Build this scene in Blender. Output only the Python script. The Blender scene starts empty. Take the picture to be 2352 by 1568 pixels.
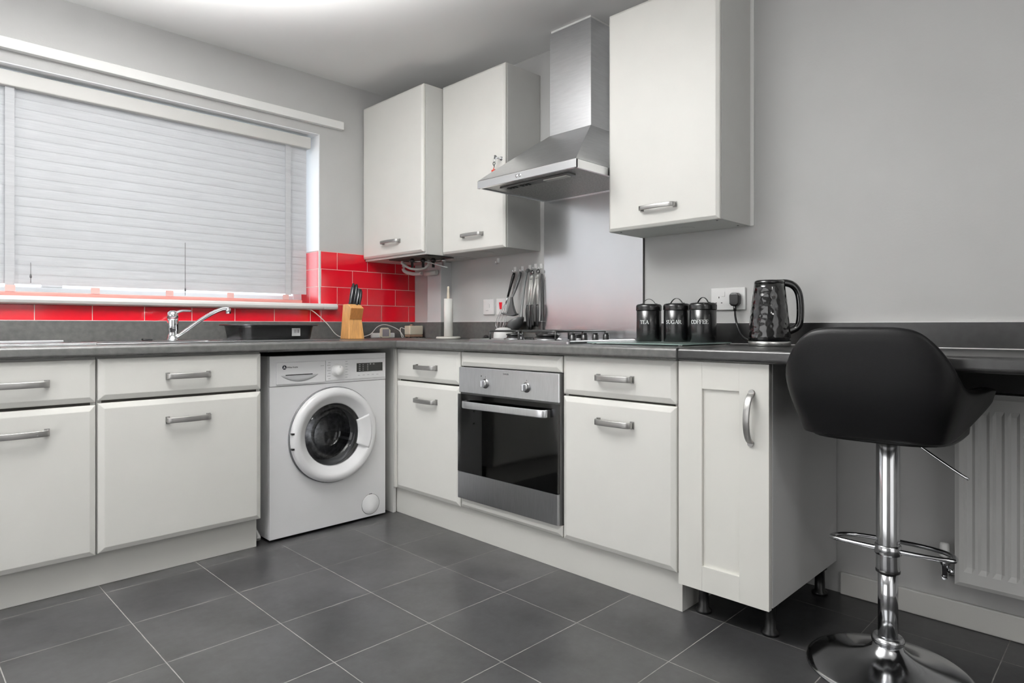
import bpy, bmesh, math, random
from mathutils import Vector, Matrix
PI = math.pi
sc = bpy.context.scene
COL = sc.collection
# ------------------------------------------------------------------ camera
cd = bpy.data.cameras.new('camera'); cam = bpy.data.objects.new('camera', cd); COL.objects.link(cam)
cam.location = (2.4398, 3.3046, 0.9502)
cam.rotation_euler = (PI/2, 0, math.atan2(0.7087, -0.7055))
cd.sensor_width = 36.0; cd.lens = 1467.7/2352*36; cd.shift_y = (747.8-784)/2352
cd.clip_start = 0.02
sc.camera = cam
# ------------------------------------------------------------------ world, lights, exposure
w = bpy.data.worlds.new('world'); sc.world = w; w.use_nodes = True
w.node_tree.nodes['Background'].inputs[0].default_value = (0.93, 0.97, 1.0, 1)
w.node_tree.nodes['Background'].inputs[1].default_value = 1.9
def area(name, loc, rot, sx, sy, power, col=(1, 1, 1), shape='RECTANGLE', spread=PI):
    l = bpy.data.lights.new(name, 'AREA'); l.energy = power; l.color = col; l.shape = shape
    l.size = sx; l.size_y = sy; l.spread = spread
    o = bpy.data.objects.new(name, l); COL.objects.link(o); o.location = loc; o.rotation_euler = rot
    return o
area('rear_fill', (2.1, 4.66, 1.15), (-PI/2, 0, 0), 1.8, 2.0, 7, (1, 1, 1))  # added fill from behind the camera; the wall there is solid
area('left_fill', (3.93, 1.7, 1.05), (0, PI/2, 0), 1.9, 2.4, 18, (1, 1, 1))  # added fill from the left; that wall has no window
area('daylight_kitchen_window', (1.75, -0.60, 1.62), (-PI/2, 0, PI), 2.3, 1.2, 36, (0.97, 0.99, 1.0))
ll = bpy.data.lights.new('ceiling_bulb', 'POINT'); ll.energy = 4.5; ll.color = (1, 0.985, 0.96); ll.shadow_soft_size = 0.10
lo = bpy.data.objects.new('ceiling_bulb', ll); COL.objects.link(lo); lo.location = (1.45, 1.45, 2.08)
l2 = ll.copy(); l2.energy = 10; lo2 = bpy.data.objects.new('ceiling_bulb', l2); COL.objects.link(lo2); lo2.location = (2.0, 3.95, 2.08)
area('ceiling_fill', (2.0, 1.42, 1.86), (PI, 0, 0), 0.9, 0.9, 116, (1, 0.995, 0.99), 'DISK', math.radians(138))  # unseen fill added to brighten the ceiling, no fitting around it
vs = sc.view_settings
vs.view_transform = 'Standard'; vs.look = 'None'; vs.exposure = 0.52; vs.gamma = 1.0; vs.use_curve_mapping = False
cy = sc.cycles
cy.use_denoising = True; cy.max_bounces = 8; cy.diffuse_bounces = 5; cy.glossy_bounces = 4
cy.transmission_bounces = 6; cy.transparent_max_bounces = 8; cy.sample_clamp_indirect = 6.0
cy.caustics_reflective = False; cy.caustics_refractive = False

# ------------------------------------------------------------------ materials
def s2l(c): return tuple(((x/255)/12.92 if x/255 <= 0.04045 else ((x/255+0.055)/1.055)**2.4) for x in c)
def mat(name, rgb, rough=0.5, metal=0.0, noise=0.0, nscale=30, bump=0.0, bscale=200, spec=0.5, coat=0.0, stretch=(1, 1, 1), trans=None):
    m = bpy.data.materials.new(name); m.use_nodes = True; nt = m.node_tree; N = nt.nodes; L = nt.links
    b = N['Principled BSDF']; c = s2l(rgb)
    b.inputs['Base Color'].default_value = (*c, 1); b.inputs['Roughness'].default_value = rough
    b.inputs['Metallic'].default_value = metal; b.inputs['Specular IOR Level'].default_value = spec
    b.inputs['Coat Weight'].default_value = coat; b.inputs['Coat Roughness'].default_value = 0.08
    tc = N.new('ShaderNodeTexCoord'); mp = N.new('ShaderNodeMapping'); L.new(tc.outputs['Object'], mp.inputs[0])
    mp.inputs['Scale'].default_value = stretch
    if noise > 0:
        n = N.new('ShaderNodeTexNoise'); n.inputs['Scale'].default_value = nscale; n.inputs['Detail'].default_value = 5
        L.new(mp.outputs[0], n.inputs[0])
        r = N.new('ShaderNodeValToRGB'); L.new(n.outputs[0], r.inputs[0])
        r.color_ramp.elements[0].position = 0.3; r.color_ramp.elements[1].position = 0.7
        r.color_ramp.elements[0].color = (*[x*(1-noise) for x in c], 1)
        r.color_ramp.elements[1].color = (*[min(1, x*(1+noise)) for x in c], 1)
        L.new(r.outputs[0], b.inputs['Base Color'])
    if bump > 0:
        n2 = N.new('ShaderNodeTexNoise'); n2.inputs['Scale'].default_value = bscale; n2.inputs['Detail'].default_value = 3
        L.new(mp.outputs[0], n2.inputs[0])
        bp = N.new('ShaderNodeBump'); bp.inputs['Strength'].default_value = bump; bp.inputs['Distance'].default_value = 0.002
        L.new(n2.outputs[0], bp.inputs['Height']); L.new(bp.outputs[0], b.inputs['Normal'])
    return m
def glass(name, tint, alpha, rough=0.03, ior=1.5):
    """tinted pane: transparent tint + fresnel reflection"""
    m = bpy.data.materials.new(name); m.use_nodes = True; nt = m.node_tree; N = nt.nodes; L = nt.links
    N.remove(N['Principled BSDF'])
    t = N.new('ShaderNodeBsdfTransparent'); t.inputs[0].default_value = (*[x*alpha for x in tint], 1)
    g = N.new('ShaderNodeBsdfGlossy'); g.inputs['Roughness'].default_value = rough
    f = N.new('ShaderNodeFresnel'); f.inputs[0].default_value = ior
    mx = N.new('ShaderNodeMixShader'); L.new(f.outputs[0], mx.inputs[0]); L.new(t.outputs[0], mx.inputs[1]); L.new(g.outputs[0], mx.inputs[2])
    L.new(mx.outputs[0], N['Material Output'].inputs[0])
    return m
def brick_mat(name, c1, c2, cm, bw, bh, x0, y0, mortar, axes, off=0.5, rough=0.2, noise=0.0, coat=0.0, nscale=6, bumpm=0.4):
    m = bpy.data.materials.new(name); m.use_nodes = True; nt = m.node_tree; N = nt.nodes; L = nt.links
    b = N['Principled BSDF']
    ge = N.new('ShaderNodeNewGeometry'); sp = N.new('ShaderNodeSeparateXYZ'); L.new(ge.outputs['Position'], sp.inputs[0])
    cb = N.new('ShaderNodeCombineXYZ')
    for k, (ax, o) in enumerate(zip(axes, (x0, y0))):
        a = N.new('ShaderNodeMath'); a.operation = 'SUBTRACT'; L.new(sp.outputs['XYZ'.index(ax)], a.inputs[0]); a.inputs[1].default_value = o - 40*(bw if k == 0 else bh)
        L.new(a.outputs[0], cb.inputs[k])
    br = N.new('ShaderNodeTexBrick'); br.offset = off; br.offset_frequency = 2; br.squash = 1
    L.new(cb.outputs[0], br.inputs['Vector'])
    br.inputs['Scale'].default_value = 1; br.inputs['Mortar Size'].default_value = mortar; br.inputs['Mortar Smooth'].default_value = 0.2
    br.inputs['Brick Width'].default_value = bw; br.inputs['Row Height'].default_value = bh
    br.inputs['Color1'].default_value = (*s2l(c1), 1); br.inputs['Color2'].default_value = (*s2l(c2), 1); br.inputs['Mortar'].default_value = (*s2l(cm), 1)
    col = br.outputs['Color']
    if noise > 0:
        vals = []
        for s_, d_ in ((nscale, 6), (nscale*9, 3)):
            n = N.new('ShaderNodeTexNoise'); n.inputs['Scale'].default_value = s_; n.inputs['Detail'].default_value = d_
            n.inputs['Roughness'].default_value = 0.65; L.new(ge.outputs['Position'], n.inputs[0]); vals.append(n)
        ad = N.new('ShaderNodeMath'); ad.operation = 'MULTIPLY_ADD'; L.new(vals[1].outputs[0], ad.inputs[0]); ad.inputs[1].default_value = 0.35
        L.new(vals[0].outputs[0], ad.inputs[2])
        mr = N.new('ShaderNodeMapRange'); mr.inputs[1].default_value = 0.45; mr.inputs[2].default_value = 0.9
        mr.inputs[3].default_value = 1-noise; mr.inputs[4].default_value = 1+noise; L.new(ad.outputs[0], mr.inputs[0])
        mm = N.new('ShaderNodeVectorMath'); mm.operation = 'SCALE'; L.new(col, mm.inputs[0]); L.new(mr.outputs[0], mm.inputs['Scale']); col = mm.outputs[0]
    L.new(col, b.inputs['Base Color'])
    b.inputs['Coat Weight'].default_value = coat; b.inputs['Coat Roughness'].default_value = 0.05
    r = N.new('ShaderNodeMapRange'); r.inputs[3].default_value = rough; r.inputs[4].default_value = 0.8
    L.new(br.outputs['Fac'], r.inputs[0]); L.new(r.outputs[0], b.inputs['Roughness'])
    bp = N.new('ShaderNodeBump'); bp.invert = True; bp.inputs['Strength'].default_value = bumpm; bp.inputs['Distance'].default_value = 0.002
    L.new(br.outputs['Fac'], bp.inputs['Height']); L.new(bp.outputs[0], b.inputs['Normal'])
    return m

M = {}
M['wall'] = mat('wall_paint', (188, 188, 187), 0.85, noise=0.03, nscale=3, bump=0.15, bscale=120)
M['ceil'] = mat('ceiling_paint', (240, 240, 239), 0.9)
M['white'] = mat('white_gloss_paint', (238, 238, 236), 0.4)
M['reveal'] = mat('reveal_paint', (240, 241, 243), 0.6)
M['door'] = mat('cream_laminate', (226, 225, 220), 0.42, noise=0.012, nscale=8, bump=0.06, bscale=90)
M['carc'] = mat('carcass_laminate', (205, 205, 202), 0.5, noise=0.02, nscale=10)
M['shaker'] = mat('shaker_paint', (228, 227, 221), 0.4)
M['plinth'] = mat('plinth_laminate', (214, 213, 208), 0.45)
M['gap'] = mat('shadow_gap_board', (60, 58, 54), 0.8)
M['wt'] = mat('slate_laminate', (78, 78, 77), 0.35, noise=0.22, nscale=45, bump=0.1, bscale=150)
M['wt2'] = mat('dark_slate_laminate', (42, 42, 42), 0.3, noise=0.22, nscale=45, bump=0.1, bscale=150)
M['steel'] = mat('brushed_steel', (190, 191, 193), 0.3, 1.0, noise=0.05, nscale=60, stretch=(1, 1, 18), bump=0.05, bscale=60)
M['hoodsteel'] = mat('hood_steel', (226, 227, 229), 0.30, 1.0, noise=0.04, nscale=14, stretch=(1, 1, 10))
M['splash'] = mat('splash_steel', (243, 244, 246), 0.24, 1.0, noise=0.06, nscale=3, bump=0.12, bscale=5, stretch=(1, 1, 0.5))
M['ovensteel'] = mat('oven_steel', (232, 233, 236), 0.33, 1.0, noise=0.04, nscale=20, stretch=(1, 8, 1))
M['chrome'] = mat('chrome', (225, 226, 228), 0.07, 1.0)
M['hand'] = mat('satin_nickel', (166, 165, 163), 0.36, 0.85)
M['stoolchrome'] = mat('stool_chrome', (205, 206, 208), 0.14, 1.0)
M['blackp'] = mat('black_plastic', (22, 22, 23), 0.35)
M['greyp'] = mat('grey_nylon', (74, 75, 76), 0.4)
M['black'] = mat('black_gloss', (12, 12, 13), 0.12, coat=0.6)
M['iron'] = mat('cast_iron_enamel', (26, 26, 27), 0.35)
M['whitep'] = mat('white_plastic', (236, 236, 235), 0.3)
M['wmwhite'] = mat('appliance_enamel', (234, 234, 235), 0.28)
M['leather'] = mat('black_leatherette', (14, 14, 15), 0.40, bump=0.12, bscale=420, spec=0.2)
M['wood'] = mat('beech_wood', (214, 160, 98), 0.4, noise=0.2, nscale=16, stretch=(5, 5, 0.7))
M['wooddark'] = mat('beech_end_grain', (176, 118, 62), 0.5, noise=0.15, nscale=30, stretch=(4, 4, 1))
M['pale'] = mat('pale_wood', (206, 196, 178), 0.5)
M['paper'] = mat('tissue_paper', (236, 235, 231), 0.9)
M['cream'] = mat('cream_plastic', (222, 216, 196), 0.45)
M['brown'] = mat('dull_brown_plastic', (128, 104, 86), 0.5)
M['red'] = mat('red_rocker', (205, 20, 40), 0.3)
M['tag'] = mat('red_key_tag', (186, 60, 44), 0.4)
M['salmon'] = mat('salmon_blind_rail', (206, 140, 132), 0.5)
M['salmont'] = mat('salmon_blind_tape', (222, 176, 170), 0.7)
M['rad'] = mat('radiator_enamel', (205, 205, 203), 0.4)
M['seam'] = mat('seam_shadow_grey', (120, 120, 122), 0.6)
M['navy'] = mat('navy_print', (24, 30, 48), 0.5)
M['print'] = mat('grey_print', (90, 90, 92), 0.6)
M['faint'] = mat('pale_grey_print', (178, 178, 180), 0.6)
M['wprint'] = mat('white_print', (240, 240, 240), 0.5)
M['can'] = mat('black_enamel_tin', (12, 13, 14), 0.25, noise=0.1, nscale=20, coat=0.1)
M['drum'] = mat('drum_steel', (225, 225, 226), 0.25, 0.8)
M['cavity'] = mat('oven_enamel', (112, 112, 112), 0.35)
M['gglass'] = mat('green_glass', (190, 214, 208), 0.08); M['gglass'].node_tree.nodes['Principled BSDF'].inputs['Alpha'].default_value = 0.6
M['ovenglass'] = glass('oven_glass', (0.9, 0.91, 0.93), 0.62, 0.04, 1.5)
M['wmglass'] = glass('porthole_glass', (0.95, 0.97, 1.0), 0.9, 0.02, 1.55)
M['pane'] = glass('window_glass', (0.95, 0.98, 1.0), 0.96, 0.01, 1.45)
M['floor'] = brick_mat('slate_floor_tiles', (56, 56, 57), (50, 50, 51), (122, 121, 118), 0.335, 0.3335, 0.51, 0.675, 0.0015, 'XY', 0.0, 0.31, 0.48, 0.0, 4.5, 0.3)
M['tile'] = brick_mat('red_metro_tiles', (206, 12, 34), (198, 12, 32), (226, 205, 198), 0.2, 0.0993, 0.15, 0.972, 0.0014, 'XZ', 0.5, 0.12, 0.0, 0.5)
M['tile2'] = brick_mat('red_metro_tiles_sill', (206, 12, 34), (200, 12, 34), (226, 205, 198), 0.2068, 0.3, 0.7149, 0.972, 0.0016, 'XZ', 0.0, 0.12, 0.0, 0.5)
M['tile3'] = brick_mat('red_metro_tiles_reveal', (206, 12, 34), (200, 12, 34), (226, 205, 198), 0.2, 0.0993, -0.10, 0.972, 0.0016, 'YZ', 0.5, 0.35, 0.0, 0.0)
def blind_mat():
    m = bpy.data.materials.new('blind_slat'); m.use_nodes = True; nt = m.node_tree; N = nt.nodes; L = nt.links
    N.remove(N['Principled BSDF'])
    tc = N.new('ShaderNodeTexCoord'); mp = N.new('ShaderNodeMapping'); mp.inputs['Scale'].default_value = (1, 1, 26)
    L.new(tc.outputs['Object'], mp.inputs[0])
    n = N.new('ShaderNodeTexNoise'); n.inputs['Scale'].default_value = 9; n.inputs['Detail'].default_value = 9; n.inputs['Roughness'].default_value = 0.7; L.new(mp.outputs[0], n.inputs[0])
    r = N.new('ShaderNodeValToRGB'); r.color_ramp.elements[0].color = (0.62, 0.63, 0.65, 1); r.color_ramp.elements[1].color = (0.72, 0.73, 0.75, 1)
    r.color_ramp.elements[0].position = 0.35; r.color_ramp.elements[1].position = 0.65
    L.new(n.outputs[0], r.inputs[0])
    d = N.new('ShaderNodeBsdfDiffuse'); t = N.new('ShaderNodeBsdfTranslucent'); L.new(r.outputs[0], d.inputs[0]); L.new(r.outputs[0], t.inputs[0])
    mx = N.new('ShaderNodeMixShader'); mx.inputs[0].default_value = 0.17
    L.new(d.outputs[0], mx.inputs[1]); L.new(t.outputs[0], mx.inputs[2]); L.new(mx.outputs[0], N['Material Output'].inputs[0])
    return m
M['slat'] = blind_mat()

# ------------------------------------------------------------------ geometry helpers
class B:
    """collects shapes into one bmesh"""
    def __init__(s): s.bm = bmesh.new()
    def quadgrid(s, rows, closed_u=False, closed_v=False, smooth=True):
        bm = s.bm; V = [[bm.verts.new(p) for p in r] for r in rows]
        n = len(V); k = len(V[0])
        for i in range(n if closed_v else n-1):
            for j in range(k if closed_u else k-1):
                f = bm.faces.new((V[i][j], V[i][(j+1) % k], V[(i+1) % n][(j+1) % k], V[(i+1) % n][j])); f.smooth = smooth
        return V
    def cap(s, vs, smooth=False):
        try:
            f = s.bm.faces.new(vs); f.smooth = smooth
        except ValueError: pass
        return s
    def box(s, x0, x1, y0, y1, z0, z1):
        v = [s.bm.verts.new(p) for p in ((x0, y0, z0), (x1, y0, z0), (x1, y1, z0), (x0, y1, z0), (x0, y0, z1), (x1, y0, z1), (x1, y1, z1), (x0, y1, z1))]
        for f in ((0, 3, 2, 1), (4, 5, 6, 7), (0, 1, 5, 4), (1, 2, 6, 5), (2, 3, 7, 6), (3, 0, 4, 7)): s.bm.faces.new([v[i] for i in f])
        return s
    def fbox(s, F, s0, s1, d0, d1, z0, z1):
        a = F(s0, d0, z0); b = F(s1, d1, z1)
        return s.box(min(a[0], b[0]), max(a[0], b[0]), min(a[1], b[1]), max(a[1], b[1]), z0, z1)
    def loft(s, loops, caps=True, smooth=False):
        V = s.quadgrid(loops, closed_u=True, smooth=smooth)
        if caps: s.cap(V[0]); s.cap(V[-1])
        return s
    def prism(s, poly, F, d0, d1):
        """poly in (s,z) of frame F, from depth d0 to d1"""
        return s.loft([[F(a, d0, b) for a, b in poly], [F(a, d1, b) for a, b in poly]])
    def zprism(s, poly, z0, z1): return s.loft([[(a, b, z0) for a, b in poly], [(a, b, z1) for a, b in poly]])
    def lathe(s, prof, c, n=32, axis='z', caps=True, smooth=True, F=None, a0=0.0):
        rows = []
        for r, h in prof:
            row = []
            for i in range(n):
                t = a0 + 2*PI*i/n; a, b = r*math.cos(t), r*math.sin(t)
                if axis == 'z': p = (c[0]+a, c[1]+b, c[2]+h)
                elif axis == 'x': p = (c[0]+h, c[1]+a, c[2]+b)
                elif axis == 'y': p = (c[0]+a, c[1]+h, c[2]+b)
                row.append(p)
            rows.append(row)
        V = s.quadgrid(rows, closed_u=True, smooth=smooth)
        if caps: s.cap(V[0]); s.cap(V[-1])
        return s
    def sweep(s, path, w, h=None, n=12, up=Vector((0, 0, 1)), closed=False, smooth=True, square=False, taper=None):
        """elliptic (or rounded-rect) section swept along path; w across, h along up"""
        h = w if h is None else h; P = [Vector(p) for p in path]; rows = []; m = len(P)
        for i, p in enumerate(P):
            if closed: t = P[(i+1) % m]-P[i-1]
            else: t = P[min(i+1, m-1)]-P[max(i-1, 0)]
            t.normalize()
            sd = t.cross(up)
            if sd.length < 1e-4: sd = t.cross(Vector((1, 0, 0.01)))
            sd.normalize(); u2 = sd.cross(t).normalized(); k = taper[i] if taper else 1
            row = []
            for j in range(n):
                a = 2*PI*j/n; ca, sa = math.cos(a), math.sin(a)
                if square:
                    e = 0.35; ca = math.copysign(abs(ca)**e, ca); sa = math.copysign(abs(sa)**e, sa)
                row.append(p + sd*(ca*w/2*k) + u2*(sa*h/2*k))
            rows.append(row)
        V = s.quadgrid(rows, closed_u=True, closed_v=closed, smooth=smooth)
        if not closed: s.cap(V[0]); s.cap(V[-1])
        return s
    def obj(s, name, m, parent=None, bevel=0, seg=2, sub=0, ang=40):
        bmesh.ops.recalc_face_normals(s.bm, faces=s.bm.faces)
        me = bpy.data.meshes.new(name); s.bm.to_mesh(me); s.bm.free()
        o = bpy.data.objects.new(name, me); COL.objects.link(o)
        me.materials.append(M[m] if isinstance(m, str) else m)
        if parent is not None: o.parent = parent
        if bevel:
            b = o.modifiers.new('bevel', 'BEVEL'); b.width = bevel; b.segments = seg; b.limit_method = 'ANGLE'; b.angle_limit = math.radians(ang)
        if sub:
            b = o.modifiers.new('sub', 'SUBSURF'); b.levels = sub; b.render_levels = sub
        return o
def tag(o, label=None, cat=None, group=None, kind=None):
    if label: o['label'] = label
    if cat: o['category'] = cat
    if group: o['group'] = group
    if kind: o['kind'] = kind
    return o
class Root:
    pass
def thing(name, label, cat, loc=(0, 0, 0), group=None):
    o = bpy.data.objects.new(name, None); COL.objects.link(o); o.location = loc; o.empty_display_size = 0.05
    tag(o, label, cat, group); return o
def settle(root):
    """parts are modelled in room coordinates; keep them where they are under a root standing at the thing's base"""
    def go(o):
        for ch in [c for c in bpy.data.objects if c.parent == o]: ch.matrix_parent_inverse = Matrix.Translation(-root.location) if o is root else Matrix.Identity(4)
    go(root)
FH = lambda s_, d, z: (d, s_, z)     # hob wall: s along y, d out of wall (+x)
FW = lambda s_, d, z: (s_, d, z)     # window wall: s along x, d out of wall (+y)
def bez(p0, p1, p2, p3, n=14):
    p0, p1, p2, p3 = map(Vector, (p0, p1, p2, p3)); out = []
    for i in range(n+1):
        t = i/n; out.append(p0*(1-t)**3+p1*3*t*(1-t)**2+p2*3*t*t*(1-t)+p3*t**3)
    return out
def crs(pts, n=8):
    P = [Vector(p) for p in pts]; P = [P[0]*2-P[1]]+P+[P[-1]*2-P[-2]]; out = []
    for i in range(1, len(P)-2):
        for j in range(n):
            t = j/n; a, b, c, d = P[i-1:i+3]
            out.append(0.5*((2*b)+(c-a)*t+(2*a-5*b+4*c-d)*t*t+(3*b-a-3*c+d)*t**3))
    out.append(P[-2]); return out
def text(name, s_, origin, X, size, m, parent, mapf=None, bold=0.0):
    cu = bpy.data.curves.new(name, 'FONT'); cu.body = s_; cu.size = size; cu.align_x = 'CENTER'; cu.align_y = 'CENTER'; cu.offset = bold; cu.extrude = 0.00015
    t = bpy.data.objects.new(name+'_src', cu); COL.objects.link(t); bpy.context.view_layer.update()
    me = bpy.data.meshes.new_from_object(t.evaluated_get(bpy.context.evaluated_depsgraph_get()))
    COL.objects.unlink(t); bpy.data.objects.remove(t)
    me.materials.clear(); me.materials.append(M[m])
    X = Vector(X); Z = Vector((0, 0, 1)); Nn = X.cross(Z)
    for v in me.vertices:
        if mapf: v.co = mapf(v.co.x, v.co.y, v.co.z)
        else: v.co = Vector(origin)+X*v.co.x+Z*v.co.y+Nn*v.co.z
    o = bpy.data.objects.new(name, me); COL.objects.link(o); o.parent = parent
    return o

# ------------------------------------------------------------------ room shell
ZC = 2.35; XM, YM = 3.95, 4.70
ZT = 0.878; ZTB = 0.838      # worktop top / underside
def struct(b, name, m, **k): return tag(b.obj(name, m, **k), kind='structure')
struct(B().box(-0.3, XM+0.3, -0.35, YM+0.3, -0.1, 0), 'floor', 'floor')
struct(B().box(-0.3, XM+0.3, -0.35, YM+0.3, ZC, ZC+0.1), 'ceiling', 'ceil')
WX0, WX1, WZ0, WZ1 = 0.655, 3.05, 1.062, 2.027
b = B(); b.box(-0.3, WX0, -0.3, 0, 0, ZC); b.box(WX1, XM+0.3, -0.3, 0, 0, ZC); b.box(WX0, WX1, -0.3, 0, 0, WZ0-0.022); b.box(WX0, WX1, -0.3, 0, WZ1, ZC)
struct(b, 'wall_back', 'wall')
struct(B().box(-0.3, 0, -0.3, YM+0.3, 0, ZC), 'wall_right', 'wall')
b = B(); b.box(XM, XM+0.3, -0.3, YM+0.3, 0, ZC)
struct(b, 'wall_left', 'wall')
b = B(); b.box(-0.3, XM+0.3, YM, YM+0.3, 0, ZC)
struct(b, 'wall_front', 'wall')
# plaster reveals of the kitchen window
b = B(); b.box(WX0-0.0005, WX0+0.004, -0.24, -0.0005, 1.374, WZ1); b.box(WX0, WX1, -0.24, -0.0005, WZ1-0.004, WZ1+0.0005)
struct(b, 'trim_1', 'reveal')
# pipe boxing in the corner under the boiler cupboard
struct(B().box(0, 0.08, 0.24, 0.368, ZT, 1.325), 'trim_2', mat('boxing_paint', (196, 197, 198), 0.7), bevel=0.002)
# skirting under the breakfast bar
b = B(); b.box(0, 0.014, 2.53, YM, 0, 0.078); struct(b, 'baseboard_right', mat('skirting_paint', (205, 204, 200), 0.45), bevel=0.004)
# upvc window
wf = B()
fr = [(WX0+0.004, WX0+0.06), (WX1-0.06, WX1)]
for a, c in fr: wf.box(a, c, -0.26, -0.20, WZ0, WZ1-0.004)
wf.box(WX0+0.06, WX1-0.06, -0.26, -0.20, WZ0, WZ0+0.06); wf.box(WX0+0.06, WX1-0.06, -0.26, -0.20, WZ1-0.064, WZ1-0.004)
wf.box(1.82, 1.90, -0.26, -0.20, WZ0+0.06, WZ1-0.064)
win = struct(wf, 'window_1', 'white', bevel=0.004)
b = B(); b.box(WX0+0.06, 1.82, -0.235, -0.231, WZ0+0.06, WZ1-0.064); b.box(1.90, WX1-0.06, -0.235, -0.231, WZ0+0.06, WZ1-0.064)
b.obj('pane', 'pane', win)
# window board
prof = [(-0.2, 1.040), (0.035, 1.040), (0.044, 1.045), (0.048, 1.057), (0.044, 1.069), (0.035, 1.074), (-0.2, 1.074)]
b = B(); b.loft([[(x, y, z) for y, z in prof] for x in (WX0-0.002, WX1)])
prof2 = [(0.001, 1.040)]+prof[1:6]+[(0.001, 1.074)]
b.loft([[(x, y, z) for y, z in prof2] for x in (0.566, WX0-0.002)])
tag(b.obj('window_board', 'white', bevel=0.002), 'white round-nosed window board below the closed blind', 'window sill')
# curtain batten above window
b = B(); b.box(0.519, 3.2, 0, 0.032, 2.075, 2.119)
tag(b.obj('batten', 'white', bevel=0.002), 'long white wooden batten fixed to the wall above the window', 'batten')

# tiling ----------------------------------------------------------
tl = thing('wall_tiling', 'glossy red metro tiles with pale grout around the window wall', 'tiles', (0.6, 0, 0.972))
B().box(0.0005, 0.651, 0, 0.008, 0.972, 1.371).obj('tile_panel', 'tile', tl, bevel=0.001)
B().box(0.6515, WX1+0.5, 0, 0.008, 0.972, 1.0385).obj('tile_panel', 'tile2', tl, bevel=0.001)
B().box(WX0, WX0+0.008, -0.20, 0.0, 1.0745, 1.371).obj('tile_panel', 'tile3', tl, bevel=0.001)
b = B(); b.box(0.6515, 0.6635, 0, 0.0095, 1.0745, 1.373); b.obj('corner_trim', 'white', tl, bevel=0.002)
settle(tl)

# venetian blind ----------------------------------------------------
bl = thing('venetian_blind', 'closed pale grey venetian blind filling the window recess', 'blind', (1.85, -0.06, 1.08))
BX0, BX1 = 0.70, 3.03
b = B(); b.box(0.688, BX1, -0.105, -0.035, 1.945, 2.008); b.obj('headrail', mat('valance_paint', (205, 204, 201), 0.5), bl, bevel=0.004)
b = B(); pitch = 0.0412; k = 0; z = 1.150
while z < 1.94:
    th = math.radians(88 + random.Random(k).uniform(-0.4, 0.4)); cz = z; hw = 0.0238
    r1, r2 = [], []
    for i in range(7):
        t = (i/6-0.5)*2; bow = 0.0006*(1-t*t)
        yy = -0.07 + (t*hw*math.cos(th)) + bow*math.sin(th); zz = cz - t*hw*math.sin(th) + bow*math.cos(th)
        r1.append((yy+0.0011, zz)); r2.append((yy-0.0011, zz))
    loop = r1+r2[::-1]
    b.loft([[(x, y, q) for y, q in loop] for x in (BX0, 1.1, 1.5, 1.9, 2.3, 2.7, BX1)], smooth=False)
    z += pitch; k += 1
b.obj('slats', 'slat', bl)
b = B(); b.box(BX0+0.035, BX1, -0.095, -0.045, 1.0755, 1.094); b.obj('bottom_rail', 'salmon', bl, bevel=0.005)
for x in (0.833, 1.131, 1.42, 1.727, 2.03, 2.35, 2.7):
    b = B(); b.box(x-0.017, x+0.017, -0.0425, -0.0415, 1.094, 1.120); b.obj('tape', 'salmont', bl)
for x in (0.815, 2.03, 2.7):
    b = B()
    b.box(x-0.016, x+0.016, -0.0535, -0.0525, 1.12, 1.945); b.obj('ladder_tape', 'slat', bl)
for x, z0, z1 in ((1.35, 1.098, 1.357), (1.961, 1.131, 1.217)):
    b = B(); b.sweep([(x, -0.040, z0), (x, -0.040, z1)], 0.0022, n=6); b.lathe([(0.0012, 0), (0.004, 0.003), (0.003, 0.016), (0.001, 0.018)], (x, -0.040, z0+0.02), 8)
    b.obj('pull_cord', 'greyp', bl)
settle(bl)

# ------------------------------------------------------------------ worktops, upstands
def edge_prof(d):   # front-rounded slab profile (depth, z)
    r1, r2 = 0.012, 0.010; pts = [(0.001, ZTB)]
    pts += [(d-r1+r1*math.sin(a), ZTB+r1-r1*math.cos(a)) for a in [i*PI/12 for i in range(7)]]
    pts += [(d-r2+r2*math.cos(a), ZT-r2+r2*math.sin(a)) for a in [i*PI/12 for i in range(7)]]
    pts += [(0.001, ZT)]
    return pts
# sink cut-out in the long run (x 0.86-1.33, y 0.10-0.46) is made from slabs
SX0, SX1, SY0, SY1 = 1.335, 1.795, 0.245, 0.475
D = 0.64
b = B()
b.loft([[(x, y, z) for y, z in edge_prof(D+0.022)] for x in (SX1, 3.2)])
b.loft([[(x, y, z) for y, z in edge_prof(D+0.022)] for x in (0.0015, SX0)])
b.loft([[(x, y+0.0, z) for y, z in [(SY1, ZTB)]+edge_prof(D+0.022)[1:-1]+[(SY1, ZT)]] for x in (SX0, SX1)])
b.box(SX0, SX1, 0.001, SY0, ZTB, ZT)
tag(b.obj('worktop', 'wt', bevel=0.0), 'slate grey laminate worktop along the window wall holding the sink', 'worktop')
b = B(); b.loft([[(x, y, z) for x, z in edge_prof(0.60)] for y in (D+0.0225, 2.222)])
b.loft([[(x, y, z) for x, z in edge_prof(0.601)] for y in (2.2225, 2.2285)])
hw = tag(b.obj('worktop', 'wt'), 'slate grey laminate worktop holding the gas hob', 'worktop')
b = B(); b.box(0.001, 0.603, 2.2229, 2.2281, ZTB-0.002, ZT+0.0006); b.obj('joint_strip', 'blackp', hw, bevel=0.001)
b = B(); b.loft([[(x, y, z) for x, z in edge_prof(0.60)] for y in (2.229, 4.2)])
tag(b.obj('worktop', 'wt2'), 'darker slate breakfast bar worktop under the kettle and behind the stool', 'worktop')
b = B(); b.box(0.0185, 3.2, 0.001, 0.018, ZT, 0.9715)
o = tag(b.obj('upstand', 'wt', bevel=0.001), 'grey laminate upstand below the red tiles behind the sink', 'upstand')
b = B(); b.box(0.0185, 3.2, 0.0082, 0.0182, 0.9716, 0.9738); b.obj('sealant_bead', 'white', o)
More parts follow.
